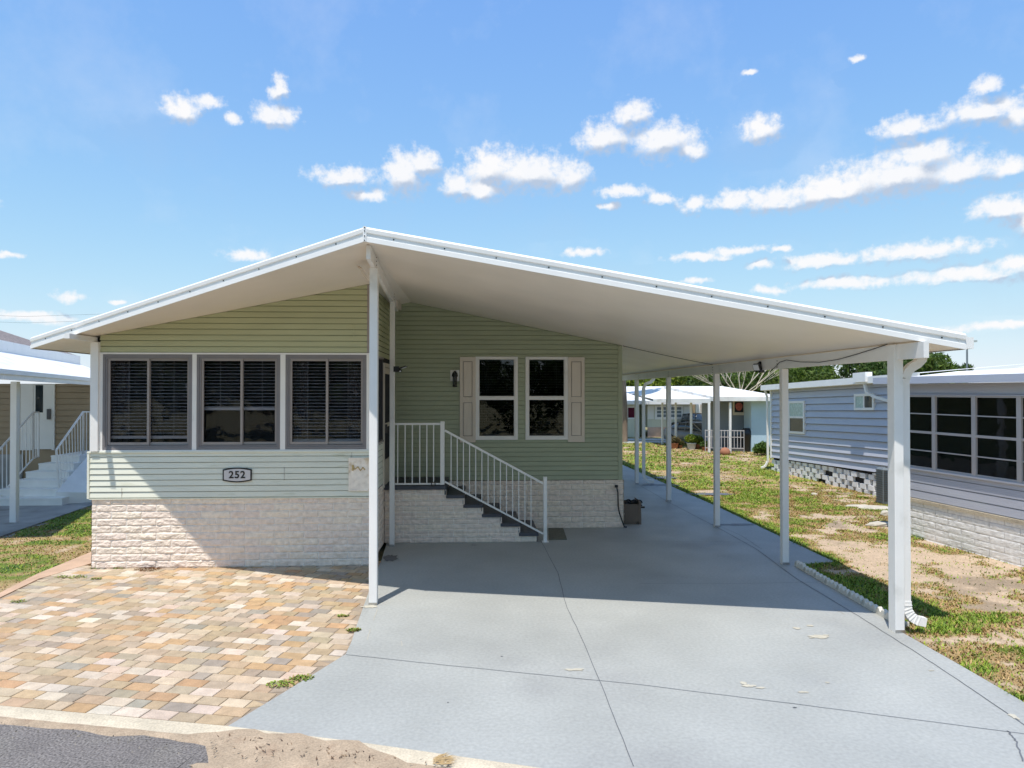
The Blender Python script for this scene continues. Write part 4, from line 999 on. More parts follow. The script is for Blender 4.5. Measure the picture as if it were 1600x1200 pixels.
for k,(a,b,r) in enumerate(((.02,-.09,.075),(.02,-.09,.05))):
    n = 20; ring = [(tp.x+a+r*math.cos(6.283*i/n), ys-.0185-(k+1)*.004, tp.z+b+r*.9*math.sin(6.283*i/n)) for i in range(n)]; ring2 = [(q_[0],ys-.018,q_[2]) for q_ in ring]
    mb.add(ring+ring2, [tuple(range(n))]+[(i,n+i,n+(i+1)%n,(i+1)%n) for i in range(n)])
mb.build('relief', 'tile', tt)
mb = MB()
mb.tube([(tp.x-.09,ys-.021,tp.z+.13),(tp.x-.07,ys-.022,tp.z+.08),(tp.x-.02,ys-.023,tp.z+.12),(tp.x+.02,ys-.022,tp.z+.06),(tp.x+.06,ys-.023,tp.z+.11),(tp.x+.09,ys-.022,tp.z+.07)], .012, 7)
mb.tube([(tp.x-.10,ys-.021,tp.z+.15),(tp.x-.10,ys-.021,tp.z+.06)], .016, 7)
mb.build('scroll', 'tile2', tt)
lp = AY(711,591,YB-.02); lt = thing('wall_lantern', (lp.x,YB-.02,lp.z-.16), 'black wall lantern on a pale mounting plate beside the shutter', 'lamp')
mb = MB(); mb.box(lp.x-.095,lp.x+.085,YB-.035,YB-.012,lp.z-.06,lp.z+.165); mb.build('mounting_plate', 'white', lt)
mb = MB(); mb.lathe((lp.x,YB-.12,lp.z+.03), [(.058,0),(.062,.02),(.05,.07),(.02,.11),(.01,.12)], 12)
mb.lathe((lp.x,YB-.12,lp.z-.175), [(.035,0),(.05,.012),(.05,.025)], 12); mb.bar((lp.x,YB-.035,lp.z+.09),(lp.x,YB-.12,lp.z+.13),.025,.03)
for k in range(4): t = R(45+90*k); mb.tube([(lp.x+.047*math.cos(t),YB-.12+.047*math.sin(t),lp.z-.155),(lp.x+.052*math.cos(t),YB-.12+.052*math.sin(t),lp.z+.03)], .005, 5)
mb.build('lantern_frame', 'black', lt)
MB().lathe((lp.x,YB-.12,lp.z-.15), [(.036,0),(.042,.18)], 12).build('lantern_glass', 'glassd', lt)
fp = D(624,577,12.5); ft = thing('floodlight', (fp.x,fp.y,fp.z), 'small black twin head floodlight by the inner carport post', 'lamp')
mb = MB(); mb.box(fp.x-.10,fp.x+.0,fp.y-.03,fp.y+.03,fp.z-.045,fp.z+.05); mb.bar((fp.x,fp.y,fp.z+.01),(fp.x+.13,fp.y-.03,fp.z+.055),.09,.018); mb.lathe((fp.x+.02,fp.y-.04,fp.z-.05),[(.01,0),(.028,.01),(.028,.04),(.01,.05)],10)
mb.build('housing', 'black', ft)
mb = MB(); mb.bar((fp.x+.055,fp.y-.012,fp.z+.018),(fp.x+.125,fp.y-.03,fp.z+.043),.07,.012); mb.lathe((fp.x+.02,fp.y-.062,fp.z-.045),[(.014,0),(.016,.01),(.01,.02)],10); mb.build('lens', 'lens', ft)
fq = AX(1184,574,XBm-.09); ft = thing('floodlight', (fq.x,fq.y,fq.z), 'black floodlight hanging under the carport beam between posts', 'lamp')
mb = MB(); mb.bar((XBm-.04,fq.y,fq.z+.09),(fq.x,fq.y,fq.z+.02),.05,.05); mb.bar((fq.x-.05,fq.y-.06,fq.z+.05),(fq.x+.0,fq.y-.02,fq.z-.06),.12,.06); mb.bar((fq.x+.05,fq.y,fq.z+.01),(fq.x+.06,fq.y-.02,fq.z-.09),.09,.05); mb.build('housing', 'black', ft)
mb = MB(); mb.bar((fq.x-.075,fq.y-.08,fq.z+.04),(fq.x-.035,fq.y-.05,fq.z-.05),.10,.014); mb.build('lens', 'lens', ft)
# swagged wires
mb = MB(); xw = XBm-.05
pts = [AX(px,py,xw) for px,py in ((1386,538),(1370,543.5),(1340,553),(1310,561.5),(1280,566),(1250,565.5),(1229,562.5))]
pts += [AX(px,py,xw) for px,py in ((1218,566),(1212,573),(1203,580),(1192,582))]
mb.tube(pts, .005, 5); mb.build('cable', 'wire', label='thin black cable swagged along the inside of the carport beam', cat='cable')
mb = MB()
a = Vector((XR+.02, YB-.03, sof(XR)-.012)); b = Vector((XBm-.05, pp[2].y, ztb+.008)); mb.tube([a.lerp(b,t)-Vector((0,0,.012*math.sin(3.14*t))) for t in [k/10 for k in range(11)]], .006, 5)
mb.build('cable', 'wire', label='thin black cable crossing the carport ceiling from the house corner', cat='cable')
# hose + hose reel box + mat + step light
hp = AY(963,760,YB-.05); h2 = G(977,825)
mb = MB(); mb.tube([(hp.x,YB-.02,hp.z),(hp.x+.0,YB-.07,hp.z+.01),(hp.x+.025,YB-.08,hp.z-.12),(hp.x+.035,YB-.07,hp.z-.4),(hp.x+.06,YB-.07,.3),(hp.x+.12,YB-.09,.12),(h2.x-.02,h2.y,.025),(h2.x+.03,h2.y,.02)], .014, 8)
mb.lathe((hp.x,YB-.06,hp.z-.02), [(.03,0),(.035,.02),(.03,.05)], 10); mb.build('hose', 'black', label='short black hose hanging from the block skirt corner to the slab', cat='hose')
bx0 = AY(974,800,14.9); bx1 = AY(1003.5,800,14.9); yb0 = G(990,819.5).y
bt = thing('hose_box', ((bx0.x+bx1.x)/2,yb0+.2,0), 'open brown resin box with black contents behind the house corner', 'box')
X0 = bx0.x-.05; X1 = AY(998,800,yb0).x; Z1 = AY(990,788,yb0).z; Y1 = yb0+.40
mb = MB(); mb.box(X0,X1,yb0,yb0+.025,.05,Z1); mb.box(X0,X1,Y1-.025,Y1,.05,Z1+.03); mb.box(X0,X0+.025,yb0+.025,Y1-.025,.05,Z1); mb.box(X1-.025,X1,yb0+.025,Y1-.025,.05,Z1); mb.box(X0,X1,yb0+.02,Y1-.02,.04,.07)
mb.box(X0+.02,X1-.02,yb0+.03,Y1-.03,.001,.04)
mb.build('box_shell', 'resin', bt)
mb = MB(); mb.add([(X1+.001,yb0-.01,.0),(X1+.055,yb0-.01,.0),(X1+.045,yb0-.01,Z1+.04),(X1+.001,yb0-.01,Z1+.09),(X1+.001,Y1,.0),(X1+.055,Y1,.0),(X1+.045,Y1,Z1+.04),(X1+.001,Y1,Z1+.09)], [(0,1,2,3),(7,6,5,4),(1,5,6,2),(3,2,6,7),(0,3,7,4),(0,4,5,1)]); mb.build('end_panel', 'resin', bt)
mb = MB(); mb.bar((X1+.056,yb0+.15,.33),(X1+.16,yb0+.15,.33),.03,.035); mb.build('crank_handle', 'black', bt)
mb = MB()
for k in range(9):
    c = Vector((X0+.06+.035*k, yb0+.08+.05*(k%4), Z1-.06+.035*(k%3))); r = .06; mb.tube([c+Vector((r*math.cos(t),.3*r*math.sin(t*2),r*math.sin(t))) for t in [i*.52 for i in range(12)]], .018, 6)
mb.build('hose_coil', 'black', bt)
mt = [P2(857.5,826), P2(880,826), P2(886,843.5), P2(857.5,843.5)]; mb = MB(); mb.prism(mt, .001, .014); mb.build('doormat', 'mat', label='small brown doormat on the driveway beside the lower newel post', cat='doormat')
sl_ = AY(677,757,YS-.04); mb = MB(); mb.box(sl_.x-.03,sl_.x+.03,YS-.06,YS-.037,sl_.z-.03,sl_.z-.015)
mb.tube([(sl_.x-.038,YS-.048,sl_.z-.02),(sl_.x-.028,YS-.048,sl_.z+.04),(sl_.x+.028,YS-.048,sl_.z+.04),(sl_.x+.038,YS-.048,sl_.z-.02)], .008, 6); mb.build('leash_hook', 'black', label='small black metal loop hanging on the landing edge', cat='hook')

# scalloped edging along the slab
e0, e1_ = Vector(P2(1238,884)), Vector(P2(1388,972)); Le = (e1_-e0).length; de = (e1_-e0).normalized(); ne = Vector((-de.y,de.x)); 
if ne.x < 0: ne = -ne
nseg = 8; sgl = Le/nseg
bm_ = MB(); nb = 3; prof = []; n = 24
for k in range(n+1): t = k/n; prof.append((t*(sgl-.012)-sgl/2, .088+.045*abs(math.sin(math.pi*nb*t))))
vs = []
for (u,zz_) in prof:
    for w_, z_ in ((-.03,0),(-.03,zz_-.012),(-.018,zz_),(.018,zz_),(.03,zz_-.012),(.03,0)):
        p = de*u+ne*w_; vs.append((p.x,p.y,z_))
bm_.add(vs, [(i*6+k+1,i*6+k,(i+1)*6+k,(i+1)*6+k+1) for i in range(n) for k in range(5)]); bm_.add(vs[:6], [(0,1,2,3,4,5)]); bm_.add(vs[-6:], [(5,4,3,2,1,0)])
proto = bm_.build('garden_edging', 'edger', origin=(0,0,0))
tag(proto, 'scalloped concrete edging block in the row between driveway and lawn', 'edging', 'scalloped concrete edging blocks along the driveway')
for k in range(nseg):
    o = proto if k == 0 else proto.copy()
    if k: S.collection.objects.link(o)
    p = e0+de*(k+.5)*sgl+ne*.06; o.location = (p.x, p.y, -.035+random.uniform(-.006,.006)); o.rotation_euler = (random.uniform(-.05,.05), random.uniform(-.03,.03), random.uniform(-.03,.03))

# weeds in paving joints
def weed(px, py, r, n, label, dry=False, z=0):
    c = G(px, py, z); rnd = np.random.default_rng(int(px*7+py)); a = rnd.uniform(0,6.283,n); rr = r*np.sqrt(rnd.uniform(0,1,n)); cx = c.x+rr*np.cos(a)*1.5; cy = c.y+rr*np.sin(a)
    b = rnd.uniform(0,6.283,n); l = rnd.uniform(.012,.032,n)*(1 if not dry else 1.2); w = l*(.45 if not dry else .15); hz = rnd.uniform(.004,.035,n)*(1-.5*rr/r)
    dx, dy = np.cos(b), np.sin(b)
    V = np.stack([np.stack([cx,cy,hz*.2+z],-1), np.stack([cx+dx*l*.6-dy*w,cy+dy*l*.6+dx*w,hz+z],-1), np.stack([cx+dx*l,cy+dy*l,hz*.8+z],-1)],1)
    V2 = np.stack([np.stack([cx,cy,hz*.2+z],-1), np.stack([cx+dx*l,cy+dy*l,hz*.8+z],-1), np.stack([cx+dx*l*.6+dy*w,cy+dy*l*.6-dx*w,hz+z],-1)],1)
    col = (np.array((.26,.13,.06)) if dry else np.array((.20,.27,.04)))*rnd.uniform(.6,1.4,(n,1)); mixd = rnd.uniform(0,1,n) < (.0 if dry else .25); col[mixd] = np.array((.34,.24,.10))
    return trimesh('weed', np.concatenate([V,V2]), np.concatenate([col,col]), 'blade', origin=(c.x,c.y,z), label=label, cat='weed', group='weeds in the paving joints')
weed(553,985,.05,160,'bright green leafy weed at the patio edge near the front post'); weed(536,963,.04,70,'small flat green weed among the pavers left of the front post')
weed(470,1060,.07,150,'spreading green weed where pavers meet the painted driveway, upper one'); weed(438,1070,.08,130,'straggly weed at the patio edge, lower left of its twin')
weed(231,890,.13,260,'rusty brown dead weed at the foot of the block wall', dry=True); weed(187,888,.06,70,'tiny green weed at the wall foot left of the rusty weed')
weed(122,902,.09,90,'sparse weed between pavers near the grass corner'); weed(98,902,.07,60,'sparse weed tuft left of another near the patio corner'); weed(30,940,.07,60,'thin weed at the left patio border'); weed(150,905,.05,60,'small weed in the pavers below the house corner')
weed(150,888,.05,60,'low weed right at the corner of the block wall')

# stones in the side lawn
def rock(px, py, sx_, sy_, sz_, label, seed, grp=None):
    c = G(px, py, -.03); rnd = random.Random(seed); rings = []
    for j,(s_,z) in enumerate(((.95,0),(1,.4),(.9,.85),(.6,1.0))):
        rings.append([(c.x+sx_*s_*math.cos(k*.785)*(1+rnd.uniform(-.2,.15)), c.y+sy_*s_*math.sin(k*.785)*(1+rnd.uniform(-.2,.15)), -.05+z*sz_+rnd.uniform(-.01,.01)) for k in range(8)])
    mb = MB(); mb.loft(rings, smooth=False); return mb.build('stone', 'stone', label=label, cat='stone', group=grp)
rock(1375,822,.30,.14,.10,'long pale stone lying in grass by the tall corner post',1,'stones on the side lawn'); rock(1368,795,.42,.25,.07,'broad flat stone slab in front of the grey grille',2,'stones on the side lawn')
rock(1340,792,.30,.14,.06,'flat stone slab left of the broad one',3,'stones on the side lawn'); rock(1384,806,.12,.10,.13,'small whitish rock beside the corner post, behind the long stone',4,'stones on the side lawn')
rock(1272,774,.10,.08,.08,'little white rock alone on the lawn',5,'stones on the side lawn'); rock(1415,978,.05,.04,.07,'pinkish pebble by the foot of the corner post',6,'stones on the side lawn')

# ------------------------------------------------------------------ RIGHT NEIGHBOUR
S0 = D(1600,612,11.2); S1 = D(1415,612,13.8); dS = (Vector((S0.x,S0.y))-Vector((S1.x,S1.y))).normalized()
sFar = Vector((S1.x,S1.y))-dS*.15; sNear = Vector((S0.x,S0.y))+dS*4.5
nb_ = thing('house', (S0.x+3, S0.y+3, 0), 'blue grey sided mobile home with large sunroom windows and white painted block skirt', 'house')
Ls = (sNear-sFar).length; nS = Vector((dS.y,-dS.x))
zsb, zsl, zsh, zse = .72, 1.30, 2.68, 2.90
mb = MB(); siding(mb, sFar, sNear, 0, Ls, zsb, zsl-.03, lap=.15, d=.005, zoff=zsb); siding(mb, sFar, sNear, 0, Ls, zsh+.02, zse, lap=.3, d=.006, zoff=zsh+.02)
mb.build('sunroom_siding', 'sid_grey', nb_)
blocks('block_skirt', sFar, sNear, 0, Ls, -.05, zsb-.06, nb_, mat='blockw', bw=.60, rh=.115, relief=.006, res=.03)
mb = MB(); wallquad(mb, sFar, sNear, 0, Ls, zsb-.06, zsb-.004, d=.03, th=.05); mb.build('ledge', 'kerb', nb_)
mb = MB(); wallquad(mb, sFar, sNear, 0, Ls, zsl-.03, zsl, d=.04, th=.08); wallquad(mb, sFar, sNear, 0, Ls, zsh, zsh+.02, d=.03, th=.06); mb.build('window_trim', 'sid_grey', nb_)
ms_ = [onwall(px, sFar, sNear) for px in (1396,1460,1522.5,1593.5,1672,1760)]
us = [(ms_[i], ms_[i+1]) for i in range(5)]
for i, (u0, u1) in enumerate(us):
    w = .045; f = MB()
    wallquad(f, sFar, sNear, u0-w, u0+w, zsl+.001, zsh-.001, d=.025, th=.06)
    if i == 4: wallquad(f, sFar, sNear, u1-w, u1+w, zsl+.001, zsh-.001, d=.025, th=.06)
    for k in range(1,4):
        z = zsl+(zsh-zsl)*k/4; h_ = .022 if k == 2 else .010; wallquad(f, sFar, sNear, u0+w, u1-w, z-h_, z+h_, d=.012 if k != 2 else .02, th=.03)
    wallquad(f, sFar, sNear, u0+w, u1-w, zsl+.001, zsl+.04, d=.012, th=.03); wallquad(f, sFar, sNear, u0+w, u1-w, zsh-.03, zsh-.001, d=.012, th=.03)
    wn = f.build('window', 'winframe', nb_)
    g = MB()
    for k in range(4):
        z = zsl+(zsh-zsl)*k/4; wallquad(g, sFar, sNear, u0+w+.001, u1-w-.001, z+.011, z+(zsh-zsl)/4-.011, d=-.008-.004*(k%2), th=.004)
    g.build('pane', 'glassd', wn)
    bl_ = MB(); z = zsl+.3
    while z < zsh: wallquad(bl_, sFar, sNear, u0+w, u1-w, z, z+.006, d=-.10, th=.03); z += .05
    bl_.build('blind', 'taupe', wn)
mb = MB(); wallquad(mb, sFar, sNear, 0, Ls, 0, zse, d=-.25, th=2.2); wallquad(mb, sFar, sNear, .0, Ls, 0, zsl-.032, d=-.02, th=.22); wallquad(mb, sFar, sNear, 0, Ls, zsh+.022, zse, d=-.02, th=.22)
wallquad(mb, sFar, sNear, -.02, .3, 0, zse, d=-.02, th=.22)
mb.build('wall_core', 'interior', nb_)
mb = MB(); wallquad(mb, sFar, sNear, -.04, -.021, 0, zse, d=.0, th=2.4); mb.build('end_wall', 'sid_grey', nb_)
# sunroom roof
mb = MB(); inb = -nS
def SP(u, d_, z): p = sFar+dS*u+nS*d_; return (p.x,p.y,z)
ra = [SP(-.35,.28,zse+.02),SP(Ls,.28,zse+.02),SP(Ls,-1.6,zse+.30),SP(-.35,-1.6,zse+.22)]
mb.add(ra+[(a_,b_,c_+.05) for a_,b_,c_ in ra], [(3,2,1,0),(4,5,6,7),(0,1,5,4),(1,2,6,5),(2,3,7,6),(3,0,4,7)])
rb_ = [SP(1.0,-1.6,zse+.30),SP(Ls,-1.6,zse+.33),SP(Ls,-5,zse+.85),SP(1.0,-5,zse+.62)]; mb.add(rb_+[SP(-.35,-1.6,zse+.25)], [(0,1,2,3)])
rf2 = mb.build('roof', 'roofold', nb_)
mb = MB(); wallquad(mb, sFar, sNear, -.37, Ls, zse+.0, zse+.13, d=.32, th=.035); mb.build('fascia', 'sid_grey', rf2)
mb = MB(); pts = [SP(2.2,-2.4,zse+.50),SP(4,-2.6,zse+.62),SP(Ls,-3.2,zse+.78)]; mb.tube(pts, .03, 6); mb.build('roof_seam', 'shingle', rf2)
# rear section
R1 = D(1395,612,18.2); R0 = D(1206,612,25.05); A2, B2 = (R0.x,R0.y), (R1.x,R1.y); LR = (Vector(B2)-Vector(A2)).length
LX = LR+1.4
tl_ = .19/LR; zr0 = .43; zr1 = 2.82
mb = MB(); siding(mb, A2, B2, .06, LX, zr0, zr1, lap=.205, d=.05, zoff=zr0, tilt=tl_); mb.build('rear_siding', 'sid_grey', nb_)
mb = MB(); wallquad(mb, A2, B2, -.04, .06, zr0-.02, zr1, d=.06, th=.2, tilt=tl_); mb.build('corner_trim', 'fascia', nb_)
mb = MB(); wallquad(mb, A2, B2, 0, LX, -.1, zr1, d=-.06, th=3, tilt=tl_*.5); mb.build('rear_core', 'interior', nb_)
# stacked block skirt with gaps
mb = MB(); rnd = random.Random(8); row = 0; zb_ = -.06
while zb_ < zr0+.25:
    u = (row % 2)*.2
    while u < LX:
        lim = zr0-.02+tl_*u; zt_ = min(zb_+.14, lim)
        if zt_-zb_ > .05 and not (rnd.random() < (.05 if u < 6 else .02)):
            j = rnd.uniform(-.012,.012); g_ = .12 if u < 6 else .05
            wallquad(mb, A2, B2, u+.006, u+.39-g_, zb_+.004, zt_-.004, d=.02+j, th=.15)
        u += .40
    zb_ += .145; row += 1
wallquad(mb, A2, B2, .01, LX, -.12, -.055, d=.02, th=.15); mb.build('stacked_block', 'blockwhite', nb_)
mb = MB(); wallquad(mb, A2, B2, -.25, LX, zr1-.02, zr1+.16, d=.30, th=.06, tilt=tl_); wallquad(mb, A2, B2, -.25, LX, zr1-.03, zr1-.01, d=.24, th=.24, tilt=tl_); mb.build('gutter', 'fascia', nb_)
Av = Vector(A2); dv = (Vector(B2)-Av).normalized(); nv = Vector((dv.y,-dv.x))
def RPt(u, d_, z): p = Av+dv*u+nv*d_; return (p.x,p.y,z+tl_*u)
mb = MB(); mb.add([RPt(-.25,.24,zr1+.14),RPt(LX,.24,zr1+.14),RPt(LX,-4,zr1+.5),RPt(-.25,-4,zr1+.5),RPt(-.25,.24,zr1+.1),RPt(-.25,-4,zr1+.1)], [(0,1,2,3),(0,3,5,4)]); mb.build('roof', 'roofold', nb_)
def nwin(pxa, pxb, z0, z1, kind):
    u0, u1 = onwall(pxa,A2,B2), onwall(pxb,A2,B2); w = .07; f = MB(); t_ = tl_
    for a in ((u0,u1,z1-w,z1),(u0,u1,z0,z0+w),(u0,u0+w,z0+w,z1-w),(u1-w,u1,z0+w,z1-w)): wallquad(f, A2, B2, *a, d=.075, th=.08, tilt=t_)
    if kind == 'v': zm = (z0+z1)/2; wallquad(f, A2, B2, u0+w, u1-w, zm-.03, zm+.03, d=.07, th=.06, tilt=t_)
    else: um = (u0+u1)/2; wallquad(f, A2, B2, um-.03, um+.03, z0+w, z1-w, d=.07, th=.06, tilt=t_)
    wn = f.build('window', 'white', nb_)
    g = MB(); g2 = MB()
    if kind == 'v': wallquad(g, A2, B2, u0+w, u1-w, zm+.03, z1-w, d=.058, th=.01, tilt=t_); wallquad(g2, A2, B2, u0+w, u1-w, z0+w, zm-.03, d=.058, th=.01, tilt=t_)
    else: wallquad(g, A2, B2, u0+w, um-.03, z0+w, z1-w, d=.058, th=.01, tilt=t_); wallquad(g2, A2, B2, um+.03, u1-w, z0+w, z1-w, d=.058, th=.01, tilt=t_)
    g.build('pane', 'winpale', wn); g2.build('pane', 'carglass', wn)
zA = lambda px, py: (lambda u: (lambda p: H+ray(px,py).z*((Vector((p[0],p[1])).length)/Vector((ray(px,py).x,ray(px,py).y)).length)-tl_*u)(RPt(u,0,0)))(onwall(px,A2,B2))
nwin(1235,1259.5, zA(1247,677.5), zA(1247,626.5), 'v'); nwin(1338,1369, zA(1354,641), zA(1354,615), 'h')
mb = MB(); u = -.12; mb.ftube([RPt(u,.2,zr1-.02),RPt(u,.12,zr1-.25),RPt(u,.10,.3),RPt(u,.2,.12),RPt(u,.35,.06)], .055, .06, side=(dv.x,dv.y,0)); mb.build('downspout', 'white', nb_)
mb = MB(); u = onwall(1368,A2,B2); mb.ftube([RPt(u-.1,.24,zr1),RPt(u-.05,.22,zr1-.25),RPt(u+.2,.15,zr1-.38),RPt(u+.8,.10,zr1-.5)], .07, .07, side=(nv.x,nv.y,0)); mb.build('downspout', 'white', nb_)
mb = MB(); wallquad(mb, A2, B2, onwall(1352,A2,B2), onwall(1372,A2,B2), zr1+.02, zr1+.28, d=.36, th=.2, tilt=tl_); mb.build('gutter_end', 'fascia', nb_)
# grille unit
gp = G(1384,789,-.03); gt = thing('air_conditioner', (gp.x,gp.y,-.03), 'grey louvred air conditioner unit standing by the block skirt', 'air conditioner')
gw = .75; gz = .86
mb = MB(); mb.bbox(gp.x-.06,gp.x+gw,gp.y,gp.y+.34,0,gz,.03); mb.build('casing', 'grate', gt)
mb = MB()
for k in range(14): z = .08+k*.055; mb.box(gp.x-.05,gp.x+gw-.02,gp.y-.015,gp.y-.001,z,z+.012); mb.box(gp.x-.072,gp.x-.061,gp.y+.02,gp.y+.32,z,z+.012)
for k in range(7): x = gp.x-.04+k*.12; mb.box(x,x+.008,gp.y-.022,gp.y-.016,.06,gz-.04)
mb.build('grille', 'darkgrey', gt)
mb = MB(); mb.lathe((gp.x+.25,gp.y+.17,gz),[(.14,0),(.14,.02),(.05,.04)],16); mb.build('fan_guard', 'darkgrey', gt)

# ------------------------------------------------------------------ LEFT NEIGHBOUR
ln = thing('house', tuple(D(-60,612,22).xy)+(0,), 'tan sided home with white awning roof and grey shingles behind the patio', 'house')
YW = D(100,612,20.6).y
def lx(px, Y=None): return AY(px, 612, Y or YW).x
x0, x1 = lx(-260), lx(235)
dxa, dxb = lx(53), lx(83.5)
mb = MB(); siding(mb, (x0,YW), (x1,YW), 0, dxa-.35-x0, .95, 2.98, lap=.17, d=.02); siding(mb, (x0,YW), (x1,YW), dxb+.05-x0, x1-x0, .95, 2.98, lap=.17, d=.02); mb.build('siding', 'sid_brown', ln)
mb = MB(); mb.box(x0,x1,YW+.03,YW+8,0,2.98); mb.build('wall_core', 'sid_brown', ln)
mb = MB(); mb.box(x0,dxa-.3,YW-.05,YW+.02,0,.94); mb.build('skirt', 'slab', ln)
dz0 = 1.06; mb = MB(); mb.box(dxa-.35,dxa,YW-.04,YW+.02,dz0,2.98); mb.box(dxb-.02,dxb+.05,YW-.04,YW+.02,dz0,2.98); mb.box(dxb+.05,lx(83.5)+.06,YW-.05,YW,dz0,2.98); mb.build('door_frame', 'doorw', ln)
do = MB().box(dxa+.001,dxb-.021,YW-.03,YW+.01,dz0+.03,2.97).build('door', 'doorw', ln)
w_ = dxb-dxa; MB().box(dxa+w_*.12,dxa+w_*.5,YW-.036,YW-.0305,2.15,2.94).build('door_glass', 'carglass', do)
MB().box(dxb-.14,dxb-.05,YW-.08,YW-.0305,1.95,2.25).build('handle', 'darkgrey', do)
# awning roof from G-derived eave line
E0 = D(0,592.7,13.2); E1 = D(146,602,19.8); zE = (E0.z+E1.z)/2-.0
ed = (Vector((E1.x,E1.y))-Vector((E0.x,E0.y))).normalized(); En = Vector((-ed.y, ed.x))   # to the left/back
eA = Vector((E0.x,E0.y))-ed*.6; eB = Vector((E1.x,E1.y))+ed*5
def EP(p, o_, z): q_ = p+En*o_; return (q_.x,q_.y,z)
z1e = E0.z
mb = MB(); f = lambda p: E0.z+(E1.z-E0.z)*((p-Vector((E0.x,E0.y))).dot(ed))/((Vector((E1.x,E1.y))-Vector((E0.x,E0.y))).length)
qv = [EP(eA,0,f(eA)+.17),EP(eB,0,f(eB)+.17),EP(eB,1.5,f(eB)+.78),EP(eA,1.5,f(eA)+.78)]
qb = [(a_,b_,c_-.10) for a_,b_,c_ in qv]
mb.add(qv+qb, [(3,2,1,0),(4,5,6,7),(0,1,5,4),(1,2,6,5),(2,3,7,6),(3,0,4,7)]); mb.build('awning_roof', 'roofwhite', ln)
mb = MB()
for (h0,h1,o_) in ((0,.10,-.06),(.10,.19,-.09)):
    v_ = [EP(eA,o_,f(eA)+h0),EP(eB,o_,f(eB)+h0),EP(eB,o_,f(eB)+h1),EP(eA,o_,f(eA)+h1)]; v2_ = [EP(eA,.02,f(eA)+h0),EP(eB,.02,f(eB)+h0),EP(eB,.02,f(eB)+h1),EP(eA,.02,f(eA)+h1)]
    mb.add(v_+v2_, [(0,1,2,3),(7,6,5,4),(0,4,5,1),(1,5,6,2),(2,6,7,3),(3,7,4,0)])
mb.build('gutter', 'fascia', ln)
mb = MB(); va = [EP(eA,1.5,f(eA)+.70),EP(eB,1.5,f(eB)+.70),EP(eB,1.5,f(eB)+1.06),EP(eA,1.5,f(eA)+1.06)]; vb_ = [EP(eA,1.7,f(eA)+.70),EP(eB,1.7,f(eB)+.70),EP(eB,1.7,f(eB)+1.06),EP(eA,1.7,f(eA)+1.06)]
mb.add(va+vb_, [(0,1,2,3),(7,6,5,4),(0,4,5,1),(1,5,6,2),(2,6,7,3),(3,7,4,0)]); mb.build('upper_fascia', 'fascia', ln)
mb = MB(); vc = [EP(eA,1.55,f(eA)+1.065),EP(eB,1.55,f(eB)+1.065),EP(eB,5,f(eB)+2.3),EP(eA,5,f(eA)+2.3)]; mb.add(vc, [(0,1,2,3)]); mb.build('shingle_roof', 'shingle', ln)
pl = G(22.3,815.5,.0); zpt = f(Vector((pl.x,pl.y)))
mb = MB(); mb.bbox(pl.x-.066,pl.x+.066,pl.y-.06,pl.y+.06,.0,zpt,.006); mb.build('post', 'white', ln)
# slab
mb = MB(); sl0, sl1 = G(0,838), G(146,788); dd = (Vector((sl1.x,sl1.y))-Vector((sl0.x,sl0.y))).normalized(); a = Vector((sl0.x,sl0.y))-dd*6; b = Vector((sl1.x,sl1.y))+dd*8
mb.prism([(a.x,a.y),(b.x,b.y),(b.x-9,b.y+1),(a.x-9,a.y)], -.1, 0.0); mb.build('carport_slab', 'slab', kind='structure')
mb = MB(); nn2 = Vector((dd.y,-dd.x)); mb.prism([(a.x,a.y),(b.x,b.y),(b.x+nn2.x*.1,b.y+nn2.y*.1),(a.x+nn2.x*.1,a.y+nn2.y*.1)], -.12, -.03); mb.build('slab_edge', 'slab', kind='structure')
# steps
yst = G(60,790,0).y; sx0, sx1 = AY(-25,790,yst).x, AY(97,790,yst).x
stt = thing('steps', ((sx0+sx1)/2,yst,0), 'white entry steps rising to the tan neighbouring home', 'steps')
mb = MB(); nst = 6
for k in range(nst):
    t = k/nst; y0_ = yst+k*.33; inset = .30*k
    mb.box(sx0+.12*k, AY(97,790,yst).x-.02*k if k == 0 else sx1-.05*k-.25, y0_, YW-.1, k*dz0/nst+(.0 if k == 0 else .001), (k+1)*dz0/nst)
    mb.box(sx0+.12*k, (sx1 if k == 0 else sx1-.05*k-.25)+.012, y0_-.02, y0_+.1, (k+1)*dz0/nst-.035, (k+1)*dz0/nst+.004)
mb.build('treads', 'stepw', stt)
mb = MB()   # sloped cheek on the right of the steps
xr0 = sx1-.24; yy1 = yst+5*.33+.2
mb.add([(xr0,yst+.15,0),(xr0,yst+.15,.30),(xr0,yy1,dz0+.14),(xr0,YW-.11,dz0+.14),(xr0,YW-.11,0),(xr0+.9,yst+.6,0),(xr0+.9,yst+.6,.22),(xr0+.9,yy1+.2,dz0+.06),(xr0+.9,YW-.11,dz0+.06),(xr0+.9,YW-.11,0)],
    [(0,1,2,3,4),(9,8,7,6,5),(1,0,5,6),(2,1,6,7),(3,2,7,8),(4,3,8,9)]); mb.build('cheek_wall', 'stepw', stt)
